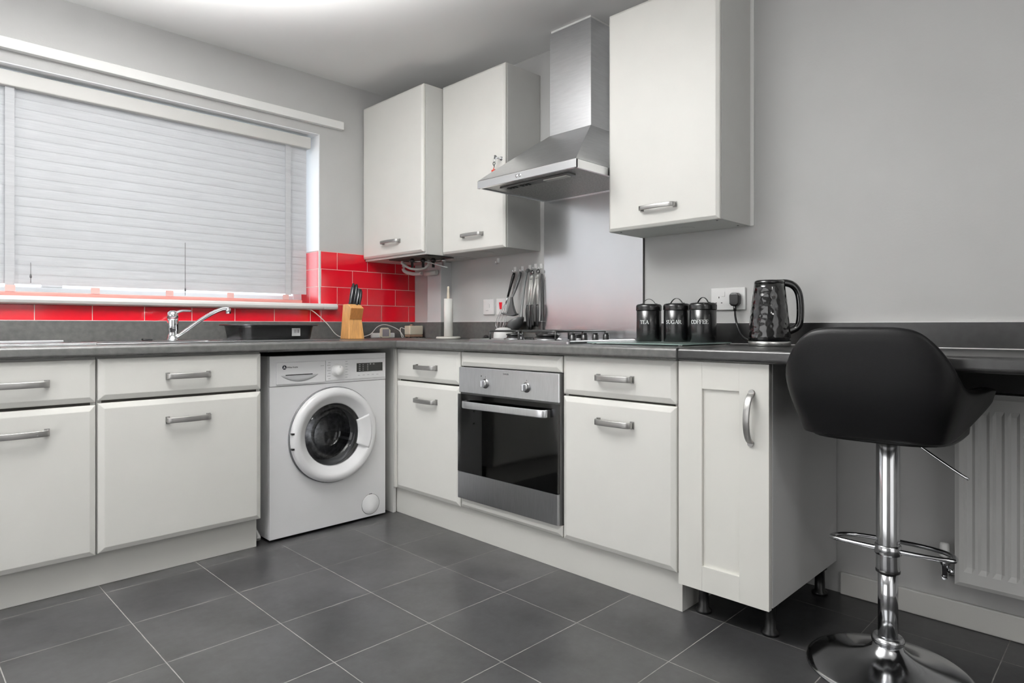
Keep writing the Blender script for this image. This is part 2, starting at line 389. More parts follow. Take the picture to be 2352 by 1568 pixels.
b = B(); b.box(0.001, 0.018, 0.0185, 0.239, ZT, 0.9715); b.box(0.0805, 0.096, 0.2395, 0.3685, ZT, 0.9715); b.box(0.001, 0.096, 0.3686, 0.386, ZT, 0.9715); b.box(0.001, 0.018, 0.3861, 1.112, ZT, 0.9715)
o = tag(b.obj('upstand', 'wt', bevel=0.001), 'grey laminate upstand behind the kitchen roll and utensils', 'upstand')
b = B(); b.box(0.0, 0.0182, 0.0185, 0.2395, 0.9716, 0.9738); b.box(0.0, 0.0182, 0.386, 1.112, 0.9716, 0.9738); b.box(0.08, 0.0962, 0.2395, 0.386, 0.9716, 0.9738); b.obj('sealant_bead', 'white', o)
b = B(); b.box(0.001, 0.018, 1.7125, 4.2, ZT, 0.961)
o = tag(b.obj('upstand', 'wt2', bevel=0.001), 'dark laminate upstand behind the tins, kettle and stool', 'upstand')
b = B(); b.box(0.0, 0.0182, 1.7125, 4.2, 0.9611, 0.9633); b.obj('sealant_bead', 'white', o)
b = B(); b.box(0.018, 0.0205, 1.7125, 4.2, ZT+0.0001, ZT+0.003); b.obj('sealant_bead', 'white', o)
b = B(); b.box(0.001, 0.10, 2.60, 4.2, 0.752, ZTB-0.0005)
tag(b.obj('black_strip', mat('matt_black', (12, 12, 12), 0.6), bevel=0.002), 'black strip under the breakfast bar above the radiator', 'batten')  # plain black strip between bar underside and radiator top

# ------------------------------------------------------------------ cupboards
def slab_door(name, F, s0, s1, z0, z1, d, parent, th=0.02, ins=0.020, m='door'):
    """door or drawer front with a broad shallow chamfer round its face"""
    b = B(); bb = 0.010
    L0 = [F(s0, d-th, z0), F(s1, d-th, z0), F(s1, d-th, z1), F(s0, d-th, z1)]
    L1 = [F(s0, d-bb, z0), F(s1, d-bb, z0), F(s1, d-bb, z1), F(s0, d-bb, z1)]
    e = 0.003
    L2 = [F(s0+e, d-bb+e, z0+e), F(s1-e, d-bb+e, z0+e), F(s1-e, d-bb+e, z1-e), F(s0+e, d-bb+e, z1-e)]
    L3 = [F(s0+ins, d, z0+ins), F(s1-ins, d, z0+ins), F(s1-ins, d, z1-ins), F(s0+ins, d, z1-ins)]
    b.loft([L0, L1, L2, L3])
    return b.obj(name, m, parent, bevel=0.0015, ang=8)
def bow_handle(F, s0, s1, z, d, parent, h=0.021):
    """flat bridge handle bowed away from the door face"""
    b = B(); o = 0.026; e = 0.012
    pts = [(s0+0.004, d-0.002), (s0+0.003, d+0.016), (s0+0.008, d+o-0.002), (s0+0.020, d+o+0.001)]
    n = 8
    for i in range(1, n):
        t = i/n; pts.append((s0+0.020+(s1-s0-0.040)*t, d+o+0.001+0.004*math.sin(PI*t)))
    pts += [(s1-0.020, d+o+0.001), (s1-0.008, d+o-0.002), (s1-0.003, d+0.016), (s1-0.004, d-0.002)]
    b.sweep([F(a, c, z) for a, c in pts], 0.0075, h, n=14, square=True)
    for s_ in (s0+0.005, s1-0.005):
        b.fbox(F, s_-0.0075, s_+0.0075, d-0.0005, d+0.004, z-h*0.62, z+h*0.62)
    return b.obj('handle', 'hand', parent)
def base_unit(label, F, s0, s1, d, drawer, door, hd, hz, zt=ZTB-0.002, zb=0.13, side0=True):
    t = thing('base_cabinet', label, 'cabinet', F((s0+s1)/2, d-0.3, 0), 'cream base cabinets')
    b = B(); e = 0.001
    b.fbox(F, s0+e, s0+0.017, 0.03, d-0.024, zb-0.002, zt); b.fbox(F, s1-0.017, s1-e, 0.03, d-0.024, zb-0.002, zt)
    b.fbox(F, s0+0.017, s1-0.017, 0.03, d-0.024, zb-0.002, zb+0.016); b.fbox(F, s0+0.017, s1-0.017, 0.03, 0.04, zb+0.016, zt)
    b.fbox(F, s0+0.017, s1-0.017, d-0.12, d-0.024, zt-0.018, zt)
    b.obj('carcass', 'carc', t)
    bb = B(); bb.fbox(F, s0+0.017, s1-0.017, d-0.023, d-0.0215, drawer[0]-0.04, drawer[0]+0.03); bb.obj('rail', 'gap', t)
    g = 0.0025
    dr = slab_door('drawer', F, s0+g, s1-g, drawer[0], drawer[1], d, t)
    do = slab_door('door', F, s0+g, s1-g, door[0], door[1], d, t)
    bow_handle(F, hd[0], hd[1], hz[0], d, dr); bow_handle(F, hd[0], hd[1], hz[1], d, do)
    settle(t); return t
DW, DH = 0.640, 0.566
base_unit('cream cupboard with drawer above, left of the washing machine', FW, 1.266, 1.866, DW, (0.681, 0.832), (0.131, 0.671), (1.480, 1.640), (0.757, 0.589))
base_unit('cream drawer and cupboard cut off by the left edge of the photo', FW, 1.867, 2.467, DW, (0.676, 0.830), (0.127, 0.666), (2.009, 2.170), (0.752, 0.586))
base_unit('narrow cream cupboard with drawer between washing machine and oven', FH, 0.608, 1.105, DH, (0.682, 0.834), (0.132, 0.674), (0.785, 0.945), (0.751, 0.591))
base_unit('cream cupboard with drawer to the right of the oven', FH, 1.709, 2.204, DH, (0.689, 0.836), (0.133, 0.682), (1.880, 2.036), (0.762, 0.603))
# corner post
b = B(); b.box(0.50, DH-0.004, 0.583, 0.606, 0.131, ZTB-0.002)
tag(b.obj('corner_post', 'door', bevel=0.004), 'slim cream corner post beside the washing machine', 'filler panel')
b = B(); b.box(0.545, 0.562, 0.03, 0.5825, 0.0, ZTB-0.002)
tag(b.obj('end_panel', 'carc', bevel=0.001), 'pale side panel closing the corner right of the washing machine', 'panel')
# plinths
b = B(); b.box(1.266, 3.2, 0.565, 0.583, 0, 0.1245); tag(b.obj('plinth', 'plinth', bevel=0.001), 'pale kick board below the cabinets on the window wall', 'plinth')
b = B(); b.box(0.519, 0.537, 0.50, 2.209, 0, 0.1275); b.box(0.05, 0.519, 2.191, 2.209, 0, 0.1275)
tag(b.obj('plinth', 'plinth', bevel=0.001), 'pale kick board below the oven and hob wall cabinets', 'plinth')

def wall_unit(label, s0, s1, d, z0, z1, hs, hz, grp, depth0=0.002, lip=0.0):
    F = FH; t = thing('wall_cabinet', label, 'cabinet', ((d)/2, (s0+s1)/2, z0), grp)
    b = B(); b.box(depth0, d-0.0215, s0, s1, z0, z1); b.obj('carcass', 'carc', t, bevel=0.001)
    do = slab_door('door', F, s0+0.002, s1-0.002, z0+lip, z1, d, t, ins=0.012)
    bow_handle(F, hs[0], hs[1], hz, d, do, 0.017)
    return t, do
t, do = wall_unit('deep cream boiler cupboard in the corner by the window', 0.0105, 0.594, 0.385, 1.330, 2.232, (0.228, 0.392), 1.418, 'cream wall cabinets', lip=0.012); 
settle(t)
t, do = wall_unit('cream wall cabinet with keys, left of the cooker hood', 0.596, 1.083, 0.260, 1.334, 2.238, (0.775, 0.930), 1.415, 'cream wall cabinets')
b = B(); b.lathe([(0.011, 0), (0.011, 0.003), (0.006, 0.004), (0.006, 0.010)], (0.259, 1.060, 1.768), 20, 'x'); b.obj('lock', 'chrome', do)
b = B(); b.lathe([(0.030, 0), (0.031, 0.001), (0.030, 0.002)], (0.16, 0.86, 1.3315), 30); b.obj('light_cover', 'carc', t)
settle(t)
t, do = wall_unit('tall cream wall cabinet right of the cooker hood, above the tins', 1.701, 2.199, 0.262, 1.3415, 2.246, (1.866, 2.024), 1.416, 'cream wall cabinets')
b = B(); b.lathe([(0.034, 0), (0.035, 0.001), (0.034, 0.002)], (0.13, 1.99, 1.3395), 30); b.obj('light_cover', 'carc', t)
for p in ((0.22, 2.17), (0.05, 2.17), (0.22, 1.74)):
    b = B(); b.lathe([(0.004, 0), (0.004, 0.002)], (p[0], p[1], 1.340), 10); b.obj('screw_cap', 'greyp', t)
b = B(); b.box(0.001, 0.006, 2.1995, 2.213, 1.3415, ZC-0.001); b.obj('scribe_strip', 'white', t)
settle(t)
# keys
ky = thing('key_bunch', 'small bunch of keys with a red tag hanging from the cabinet lock', 'keys', (0.29, 1.045, 1.75))
def ring(c, r, w, ax='y', n=20):
    P = []
    for i in range(n):
        a = 2*PI*i/n
        P.append((c[0], c[1]+r*math.cos(a), c[2]+r*math.sin(a)) if ax == 'x' else ((c[0]+r*math.cos(a), c[1], c[2]+r*math.sin(a)) if ax == 'y' else (c[0]+r*math.cos(a), c[1]+r*math.sin(a), c[2])))
    return P
b = B(); b.sweep([(0.262, 1.060, 1.768), (0.285, 1.056, 1.768)], 0.004, 0.009); b.lathe([(0.0105, -0.0012), (0.0115, 0), (0.0105, 0.0012)], (0.292, 1.052, 1.770), 16, 'y'); b.obj('key', 'chrome', ky)
b = B(); b.sweep(ring((0.292, 1.047, 1.758), 0.010, 0.002, 'x'), 0.002, closed=True, n=8, up=Vector((1, 0, 0))); b.obj('split_ring', 'chrome', ky)
b = B(); b.sweep(ring((0.292, 1.043, 1.741), 0.0075, 0.003, 'x'), 0.005, 0.003, closed=True, n=8, up=Vector((1, 0, 0)))
b.sweep([(0.292, 1.043, 1.734), (0.292, 1.043, 1.722)], 0.006, 0.0025, up=Vector((1, 0, 0))); b.obj('key', mat('dark_key', (84, 88, 88), 0.3, 0.9), ky)
b = B(); b.sweep([(0.293, 1.042, 1.721), (0.293, 1.040, 1.712)], 0.006, 0.003, up=Vector((1, 0, 0))); b.box(0.290, 0.296, 1.028, 1.052, 1.702, 1.712); b.obj('tag', 'tag', ky, bevel=0.001)
settle(ky)

# shaker cabinet ----------------------------------------------------
t = thing('shaker_cabinet', 'white shaker cupboard on black legs at the breakfast bar end', 'cabinet', (0.3, 2.365, 0))
b = B(); b.box(0.005, 0.553, 2.2185, 2.5165, 0.112, ZTB-0.001); b.obj('carcass', mat('shaker_carcass', (206, 206, 205), 0.45, noise=0.02, nscale=5), t, bevel=0.001)
S0, S1, Z0, Z1 = 2.2165, 2.5145, 0.108, ZTB-0.002
b = B()
b.box(0.556, 0.5752, S0, 2.2995, Z0, Z1); b.box(0.556, 0.5752, 2.4232, S1, Z0, Z1)
b.box(0.556, 0.5748, 2.2995, 2.4232, Z0, 0.187); b.box(0.556, 0.5748, 2.2995, 2.4232, 0.750, Z1)
b.box(0.556, 0.566, 2.2995, 2.4232, 0.187, 0.750)
dd = b.obj('door', 'shaker', t, bevel=0.0008)
P = bez((0.574, 2.463, 0.748), (0.625, 2.463, 0.735), (0.625, 2.460, 0.612), (0.574, 2.460, 0.598), 16)
b = B(); b.sweep(P, 0.019, 0.007, n=12, square=True, up=Vector((1, 0, 0.001))); b.lathe([(0.009, 0), (0.009, 0.006)], (0.575, 2.463, 0.750), 14, 'x'); b.lathe([(0.009, 0), (0.009, 0.006)], (0.575, 2.460, 0.596), 14, 'x')
b.obj('handle', 'hand', dd)
for x in (0.48, 0.06):
    for y in (2.255, 2.478):
        b = B(); b.lathe([(0.026, 0), (0.026, 0.008), (0.017, 0.016), (0.016, 0.085), (0.024, 0.090), (0.024, 0.1115)], (x, y, 0), 20); b.obj('leg', 'blackp', t)
settle(t)

# ------------------------------------------------------------------ washing machine
t = thing('washing_machine', 'white front-loading washing machine under the worktop corner', 'washing machine', (0.91, 0.31, 0))
X0, X1, YF = 0.614, 1.211, 0.590
cx, cz = 0.904, 0.4415
def plate_hole(b, x0, x1, z0, z1, cx, cz, R, y0, y1, n=48):
    """front plate with a round hole"""
    outer, inner = [], []
    for i in range(n):
        a = 2*PI*i/n; dx, dz = math.cos(a), math.sin(a)
        tx = ((x1-cx)/dx if dx > 0 else (x0-cx)/dx) if abs(dx) > 1e-6 else 1e9
        tz = ((z1-cz)/dz if dz > 0 else (z0-cz)/dz) if abs(dz) > 1e-6 else 1e9
        k = min(tx, tz); outer.append((cx+dx*k, cz+dz*k)); inner.append((cx+dx*R, cz+dz*R))
    for cxn, czn in ((x0, z0), (x1, z0), (x1, z1), (x0, z1)):
        j = min(range(n), key=lambda i: (outer[i][0]-cxn)**2+(outer[i][1]-czn)**2); outer[j] = (cxn, czn)
    b.quadgrid([[(p[0], y1, p[1]) for p in outer], [(p[0], y1, p[1]) for p in inner], [(p[0], y0, p[1]) for p in inner], [(p[0], y0, p[1]) for p in outer]], closed_u=True, closed_v=True, smooth=False)
b = B(); b.box(X0, X1, 0.035, 0.575, 0.012, 0.035); b.box(X0, X0+0.004, 0.035, 0.575, 0.035, 0.816); b.box(X1-0.004, X1, 0.035, 0.575, 0.035, 0.816)
b.box(X0+0.004, X1-0.004, 0.035, 0.575, 0.800, 0.816); b.box(X0+0.004, X1-0.004, 0.035, 0.04, 0.035, 0.80)
b.obj('body', 'wmwhite', t, bevel=0.002)
b = B(); plate_hole(b, X0, X1, 0.012, 0.681, cx, cz, 0.150, 0.5755, YF); b.obj('front_panel', 'wmwhite', t, bevel=0.002, ang=50)
b = B(); b.box(X0, X1, 0.5755, YF+0.002, 0.6825, 0.816); cp = b.obj('control_panel', 'wmwhite', t, bevel=0.003)
b = B(); b.box(X0+0.002, X1-0.002, 0.576, YF+0.0006, 0.6806, 0.6829); b.obj('panel_gap', 'seam', t)
b = B(); b.box(X0+0.004, 0.9455, YF+0.002, YF+0.007, 0.694, 0.790); b.obj('fascia', 'wmwhite', cp, bevel=0.002)
# detergent drawer with crescent grip
dwm = B(); dwm.box(0.9475, 1.184, YF+0.002, YF+0.008, 0.689, 0.7885); dr = dwm.obj('detergent_drawer', 'wmwhite', t, bevel=0.003)
rows = []
for i in range(17):
    u = i/16; x = 1.164-0.180*u; dep = 0.030*math.sin(PI*u)**0.8+0.0005
    rows.append([(x, YF+0.0086, 0.7295), (x, YF+0.0088, 0.7295-dep*0.5), (x, YF+0.0084, 0.7295-dep), (x, YF+0.0082, 0.7295-dep)])
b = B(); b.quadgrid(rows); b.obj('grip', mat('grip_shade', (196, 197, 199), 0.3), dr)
b = B(); b.box(1.013, 1.142, YF+0.0082, YF+0.0092, 0.7285, 0.7325); b.obj('slot', 'blackp', dr)
b = B(); b.lathe([(0.0, 0), (0.0098, 0.0001), (0.0098, 0.0005), (0, 0.0006)], (1.1475, YF+0.0082, 0.7655), 24, 'y', caps=False); b.obj('emblem', 'navy', dr)
b = B()
for a in (90, 215, 325):
    a = math.radians(a); dx, dz = math.cos(a), math.sin(a); l = 0.0082
    b.prism([(1.1475+dx*l, 0.7650+dz*l), (1.1475-dz*0.0026, 0.7650+dx*0.0026), (1.1475+dz*0.0026, 0.7650-dx*0.0026)], FW, YF+0.0089, YF+0.0093)
b.obj('emblem_star', 'wprint', dr)
text('lettering', 'White Knight', (1.110, YF+0.0083, 0.7645), (-1, 0, 0), 0.0095, 'print', dr, bold=0.0002)
b = B()
for x in (0.958, 0.964, 0.970): b.box(x-0.0022, x+0.0022, YF+0.0081, YF+0.0083, 0.764, 0.7665)
b.obj('model_print', 'faint', dr)
b = B(); b.lathe([(0.030, 0), (0.0295, 0.004), (0.0245, 0.006), (0.0235, 0.024), (0.0215, 0.028), (0, 0.0285)], (0.888, YF+0.0068, 0.741), 36, 'y'); kn = b.obj('dial', 'whitep', t)
b = B(); b.box(0.887, 0.889, YF+0.035, YF+0.0362, 0.753, 0.762); b.obj('dial_mark', 'faint', kn)
b = B()
for i in range(7):
    z = 0.778-0.0125*i; b.box(0.922, 0.922+(0.018 if i % 2 else 0.012), YF+0.0071, YF+0.0073, z-0.0012, z+0.0012); b.box(0.844-(0.015 if i % 2 else 0.011), 0.844, YF+0.0071, YF+0.0073, z+0.001, z+0.0034)
for i in range(5): b.box(0.660+0.026*i, 0.672+0.026*i, YF+0.0071, YF+0.0073, 0.7095, 0.7118)
b.obj('programme_print', 'faint', t)
b = B(); b.box(0.637, 0.783, YF+0.0065, YF+0.0085, 0.7275, 0.769); ds = b.obj('display', mat('display_black', (34, 36, 34), 0.25), t)
b = B()
for i in range(4):
    z = 0.7615-0.009*i
    for x, wd in ((0.767, 0.009), (0.748, 0.005), (0.722, 0.006)): b.box(x-wd/2, x+wd/2, YF+0.0086, YF+0.0088, z-0.002, z+0.002)
b.box(0.703, 0.710, YF+0.0086, YF+0.0088, 0.760, 0.767); b.box(0.684, 0.692, YF+0.0086, YF+0.0088, 0.760, 0.765)
b.obj('display_segments', mat('display_digits', (150, 152, 150), 0.5), ds)
# porthole door
yd = YF+0.001
prof = [(0.2195, 0.0), (0.2200, 0.018), (0.2160, 0.030), (0.2050, 0.037), (0.1900, 0.038), (0.1800, 0.034), (0.1730, 0.026), (0.1500, 0.010), (0.1450, 0.006), (0.1440, -0.012), (0.150, -0.014)]
b = B(); b.lathe(prof, (cx, yd, cz), 72, 'y', caps=False); pd = b.obj('porthole_door', 'wmwhite', t)
# white grip flap on the hinge-free side
b = B(); rows = []
for i in range(15):
    u = i/14; ang = math.radians(180-(-26+52*u)-180)   # around 3 o'clock as seen (towards -x)
    row = []
    for r, h in ((0.127-0.005*math.sin(PI*u), 0.006), (0.134, 0.018), (0.150, 0.0265), (0.168, 0.0312), (0.180, 0.0352), (0.188, 0.0386)):
        row.append((cx-r*math.cos(ang), yd+h, cz+r*math.sin(ang)))
    rows.append(row)
b.quadgrid(rows)
g = b.obj('door_grip', 'wmwhite', pd); sm = g.modifiers.new('solid', 'SOLIDIFY'); sm.thickness = 0.004
b = B(); b.lathe([(0.2235, 0), (0.2235, 0.012), (0.2192, 0.012), (0.2192, 0)], (cx, YF+0.0003, cz), 72, 'y', caps=False); b.obj('door_seal', mat('seam_grey', (96, 97, 99), 0.5), pd)
for dz in (0.028, -0.040):
    b = B(); b.box(cx+0.209, cx+0.2205, yd+0.020, yd+0.034, cz+dz-0.004, cz+dz+0.004); b.obj('hinge', 'blackp', pd)
# glass bowl and drum
b = B(); b.lathe([(0.145, 0.004), (0.140, 0.010), (0.115, 0.010), (0.098, 0.002), (0.088, -0.030), (0.078, -0.066), (0.055, -0.078), (0.0, -0.082)], (cx, yd, cz), 56, 'y', caps=False); b.obj('porthole_glass', 'wmglass', pd)
b = B(); b.lathe([(0.150, 0.0), (0.152, -0.03), (0.165, -0.045), (0.150, -0.06), (0.130, -0.062)], (cx, YF-0.004, cz), 48, 'y', caps=False); b.obj('gasket', mat('rubber_gasket', (84, 84, 84), 0.5), t)
b = B(); b.lathe([(0.130, 0), (0.225, -0.02), (0.235, -0.30), (0.0, -0.33)], (cx, YF-0.066, cz), 48, 'y', caps=False)
drm = b.obj('drum', mat('drum_steel_pierced', (190, 190, 192), 0.35, 0.8, noise=0.45, nscale=45), t)
for a in (200, 320, 80):
    a = math.radians(a); ca, sa = math.cos(a), math.sin(a)
    b = B(); b.loft([[(cx+ca*r-sa*q, y, cz+sa*r+ca*q) for r, q in ((0.228, -0.03), (0.17, -0.006), (0.17, 0.006), (0.228, 0.03))] for y in (0.49, 0.22)])
    b.obj('drum_paddle', 'drum', drm)
b = B(); b.lathe([(0.0505, 0), (0.0505, 0.0006), (0.0, 0.0007)], (0.701, YF, 0.0725), 40, 'y'); b.obj('filter_groove', 'seam', t)
b = B(); b.lathe([(0.0485, 0.0007), (0.0485, 0.0018), (0.047, 0.0026), (0, 0.0028)], (0.701, YF, 0.0725), 40, 'y'); fl = b.obj('filter_cover', 'wmwhite', t)
b = B(); b.box(0.693, 0.709, YF+0.0008, YF+0.0016, 0.1205, 0.1245); b.obj('notch', 'greyp', fl)
for x in (X0+0.05, X1-0.05):
    for y in (0.08, 0.53): b = B(); b.lathe([(0.02, 0), (0.02, 0.0125)], (x, y, 0), 14); b.obj('foot', 'blackp', t)
settle(t)
# drain hose beside the machine
b = B(); b.sweep(crs([(1.238, 0.02, 0.40), (1.238, 0.10, 0.22), (1.240, 0.34, 0.11), (1.240, 0.50, 0.05), (1.240, 0.54, 0.016), (1.238, 0.40, 0.012), (1.238, 0.1, 0.012)], 8), 0.018, n=10)
tag(b.obj('drain_hose', mat('hose_grey', (196, 196, 194), 0.5)), 'pale plastic hose in the gap left of the washing machine', 'hose')

# ------------------------------------------------------------------ oven
t = thing('oven', 'built-in stainless electric oven with black glass door', 'oven', (0.3, 1.41, 0.18))
y0, y1 = 1.115, 1.702; dx = 0.572
b = B()
b.box(0.04, dx-0.004, y0, y0+0.02, 0.182, 0.766); b.box(0.04, dx-0.004, y1-0.02, y1, 0.182, 0.766)
b.box(0.04, dx-0.03, y0+0.02, y1-0.02, 0.182, 0.30); b.box(0.04, dx-0.004, y0+0.02, y1-0.02, 0.63, 0.766); b.box(0.04, 0.06, y0+0.02, y1-0.02, 0.30, 0.63)
ob = b.obj('body', 'cavity', t)
b = B(); b.box(dx-0.004, dx+0.004, y0-0.001, y1+0.001, 0.6535, 0.7655); cp = b.obj('control_panel', 'ovensteel', t, bevel=0.0015)
# door: black frame with a window, glass over it, steel foot strip
b = B(); wy0, wy1, wz0, wz1 = 1.185, 1.612, 0.325, 0.588
b.box(dx-0.004, dx+0.008, y0, wy0, 0.3035, 0.647); b.box(dx-0.004, dx+0.008, wy1, y1, 0.3035, 0.647); b.box(dx-0.004, dx+0.008, wy0, wy1, 0.3035, wz0); b.box(dx-0.004, dx+0.008, wy0, wy1, wz1, 0.647)
od = b.obj('door', mat('black_glass_frame', (20, 20, 21), 0.18), t)
b = B(); b.box(dx+0.0085, dx+0.0125, y0, y1, 0.3035, 0.647); b.obj('door_glass', 'ovenglass', od)
b = B(); b.box(dx-0.004, dx+0.012, y0, y1, 0.184, 0.302); b.obj('lower_panel', mat('oven_steel_dark', (176, 177, 180), 0.3, 1.0, noise=0.05, nscale=20, stretch=(1, 8, 1)), od, bevel=0.001)
b = B()
P = [(dx+0.012, 1.176, 0.607), (dx+0.040, 1.180, 0.607), (dx+0.047, 1.192, 0.607), (dx+0.0485, 1.22, 0.607)]
P += [(dx+0.0485+0.002*math.sin(PI*i/8), 1.22+0.40*i/8, 0.607+0.003*i/8) for i in range(1, 8)]
P += [(dx+0.0485, 1.62, 0.610), (dx+0.046, 1.645, 0.610), (dx+0.037, 1.660, 0.610), (dx+0.012, 1.664, 0.610)]
b.sweep(P, 0.006, 0.030, n=14, square=True); b.obj('handle', 'ovensteel', od)
for y in (1.288, 1.532):
    b = B(); b.lathe([(0.021, 0), (0.021, 0.002), (0.017, 0.003), (0.016, 0.012), (0.0155, 0.013), (0, 0.013)], (dx+0.004, y, 0.702), 28, 'x')
    kk = b.obj('knob', mat('knob_metal', (150, 150, 150), 0.3, 0.9), cp)
    b = B(); b.box(dx+0.010, dx+0.034, y-0.0065, y+0.0065, 0.688, 0.716); b.obj('knob_grip', 'ovensteel', kk, bevel=0.003)
text('lettering', 'ZANUSSI', (dx+0.0042, 1.4125, 0.7485), (0, 1, 0), 0.0085, 'print', cp, bold=0.0004)
b = B(); b.lathe([(0.0028, 0), (0.0022, 0.0012)], (dx+0.004, 1.262, 0.733), 12, 'x')
b.obj('indicator_lamp', 'blackp', cp)
for y in (1.2885, 1.532): b = B(); b.box(dx+0.004, dx+0.0043, y-0.001, y+0.001, 0.728, 0.732); b.obj('dial_mark', 'blackp', cp)
b = B()
for z in (0.465,):
    b.sweep([(0.50, 1.14, z), (0.50, 1.68, z)], 0.006)
    b.sweep([(0.10, 1.14, z), (0.10, 1.68, z)], 0.005)
    for i in range(16): y = 1.16+0.5*i/15; b.sweep([(0.10, y, z+0.003), (0.50, y, z+0.003)], 0.003, n=6)
b.obj('shelf', 'chrome', t)
for y in (1.138, 1.679):
    b = B()
    for z in (0.35, 0.38, 0.41, 0.44, 0.50, 0.53): b.sweep([(0.10, y, z), (0.52, y, z)], 0.004, n=6)
    b.obj('shelf_runner', 'chrome', t)
settle(t)
t = thing('oven_housing', 'cream filler strips above and below the built-in oven', 'cabinet', (0.3, 1.41, 0.13))
b = B(); b.box(0.04, dx-0.03, 1.1065, 1.1135, 0.131, ZTB-0.002); b.box(0.04, dx-0.03, 1.7035, 1.7085, 0.131, ZTB-0.002); b.box(0.04, dx-0.03, 1.1135, 1.7035, 0.131, 0.178); b.obj('carcass', 'gap', t)
slab_door('filler_panel', FH, 1.1085, 1.7055, 0.769, 0.8335, DH, t); slab_door('filler_panel', FH, 1.1085, 1.7055, 0.136, 0.1785, DH, t, ins=0.015)
settle(t)

# ------------------------------------------------------------------ splashback + hood
b = B(); b.box(0.001, 0.0065, 1.1135, 1.7085, ZT+0.001, 1.655)
sp = tag(b.obj('splashback', 'splash', bevel=0.0006), 'tall stainless steel splashback between the hob and the hood', 'splashback')
b = B(); b.box(0.001, 0.011, 1.7088, 1.7120, ZT+0.001, 1.3405); b.obj('edge_trim', mat('dark_edge_trim', (52, 50, 50), 0.4), sp)
t = thing('cooker_hood', 'stainless chimney cooker hood between the two wall cabinets', 'cooker hood', (0.2, 1.405, 1.58))
hy0, hy1 = 1.118, 1.6995; HD = 0.469; zl0, zl1 = 1.579, 1.6145; cd0, cy0, cy1, zc0 = 0.155, 1.285, 1.530, 1.853
b = B(); bt = [(0.008, hy0, zl1), (HD, hy0, zl1), (HD, hy1, zl1), (0.008, hy1, zl1)]; tp = [(0.008, cy0, zc0), (cd0, cy0, zc0), (cd0, cy1, zc0), (0.008, cy1, zc0)]
# slightly concave flare
rows = []
for k, s_ in ((0, 0), (0.25, 0.20), (0.5, 0.44), (0.75, 0.70), (1, 1)):
    rows.append([tuple(Vector(bt[i]).lerp(Vector(tp[i]), s_)[:2])+(bt[i][2]+(tp[i][2]-bt[i][2])*(s_*0.86+k*0.14),) for i in range(4)])
b.loft(rows); b.obj('canopy', 'hoodsteel', t, bevel=0.001, ang=20)
b = B(); b.box(0.008, HD-0.002, hy0, hy0+0.012, zl0, zl1-0.001); b.box(0.008, HD-0.002, hy1-0.012, hy1, zl0, zl1-0.001); b.box(HD-0.012, HD, hy0, hy1, zl0, zl1-0.001); b.box(0.008, 0.02, hy0+0.012, hy1-0.012, zl0, zl1-0.001)
lp = b.obj('front_lip', mat('lip_steel', (240, 241, 243), 0.25, 1.0), t, bevel=0.001)
b = B(); b.box(0.0205, HD-0.0125, hy0+0.0125, hy1-0.0125, zl0+0.006, zl0+0.016)
un = b.obj('filter', mat('mesh_filter', (170, 170, 168), 0.45, 0.9, noise=0.25, nscale=140), t)
b = B(); b.box(0.36, 0.405, 1.20, 1.61, zl0-0.002, zl0+0.006); cpp = b.obj('lamp_strip', mat('strip_grey', (120, 120, 120), 0.35, 0.6), un, bevel=0.002)
for y in (1.24, 1.26, 1.28, 1.32, 1.34, 1.36): b = B(); b.box(0.372, 0.392, y-0.006, y+0.006, zl0-0.005, zl0-0.001); b.obj('switch', 'blackp', cpp)
b = B(); b.box(0.366, 0.398, 1.46, 1.59, zl0-0.006, zl0-0.0015); b.obj('lamp_cover', mat('lamp_diffuser', (225, 225, 222), 0.25), cpp, bevel=0.002)
b = B(); b.lathe([(0.006, 0), (0.006, 0.002), (0, 0.002)], (HD, 1.37, 1.597), 14, 'x'); b.lathe([(0.006, 0), (0.006, 0.002), (0, 0.002)], (HD, 1.39, 1.597), 14, 'x'); b.obj('button', 'chrome', lp)
b = B(); b.box(0.008, cd0, cy0, cy1, zc0-0.001, 2.338); b.obj('chimney', 'hoodsteel', t, bevel=0.001)
b = B(); b.box(0.010, cd0-0.004, cy0+0.004, cy1-0.004, 2.338, ZC-0.001); b.obj('chimney_collar', 'white', t)
settle(t)

# ------------------------------------------------------------------ hob
t = thing('gas_hob', 'stainless four burner gas hob with black pan supports', 'hob', (0.27, 1.39, ZT))
hx0, hx1, gy0, gy1, hz = 0.040, 0.510, 1.100, 1.695, ZT+0.001
b = B(); rows = []
def rr(x0, x1, y0, y1, r, z, n=5):
    P = []
    for cxx, cyy, a0 in ((x1-r, y1-r, 0), (x0+r, y1-r, 90), (x0+r, y0+r, 180), (x1-r, y0+r, 270)):
        for i in range(n+1): a = math.radians(a0+90*i/n); P.append((cxx+r*math.cos(a), cyy+r*math.sin(a), z))
    return P
b.loft([rr(hx0, hx1, gy0, gy1, 0.012, hz-0.0008), rr(hx0, hx1, gy0, gy1, 0.012, hz+0.008), rr(hx0+0.004, hx1-0.004, gy0+0.004, gy1-0.004, 0.012, hz+0.012), rr(hx0+0.03, hx1-0.03, gy0+0.03, gy1-0.03, 0.02, hz+0.008)])
b.obj('hob_plate', 'steel', t)
for (x, y, r) in ((0.15, 1.248, 0.045), (0.36, 1.248, 0.036), (0.15, 1.459, 0.030), (0.36, 1.459, 0.050)):
    b = B(); b.lathe([(r+0.012, 0), (r+0.010, 0.006), (r, 0.008), (r-0.004, 0.018)], (x, y, hz+0.008), 28); bu = b.obj('burner', 'steel', t)
    b = B(); b.lathe([(r-0.006, 0), (r+0.002, 0.003), (r, 0.008), (r-0.01, 0.010), (0, 0.010)], (x, y, hz+0.026), 28); b.obj('burner_cap', 'iron', bu)
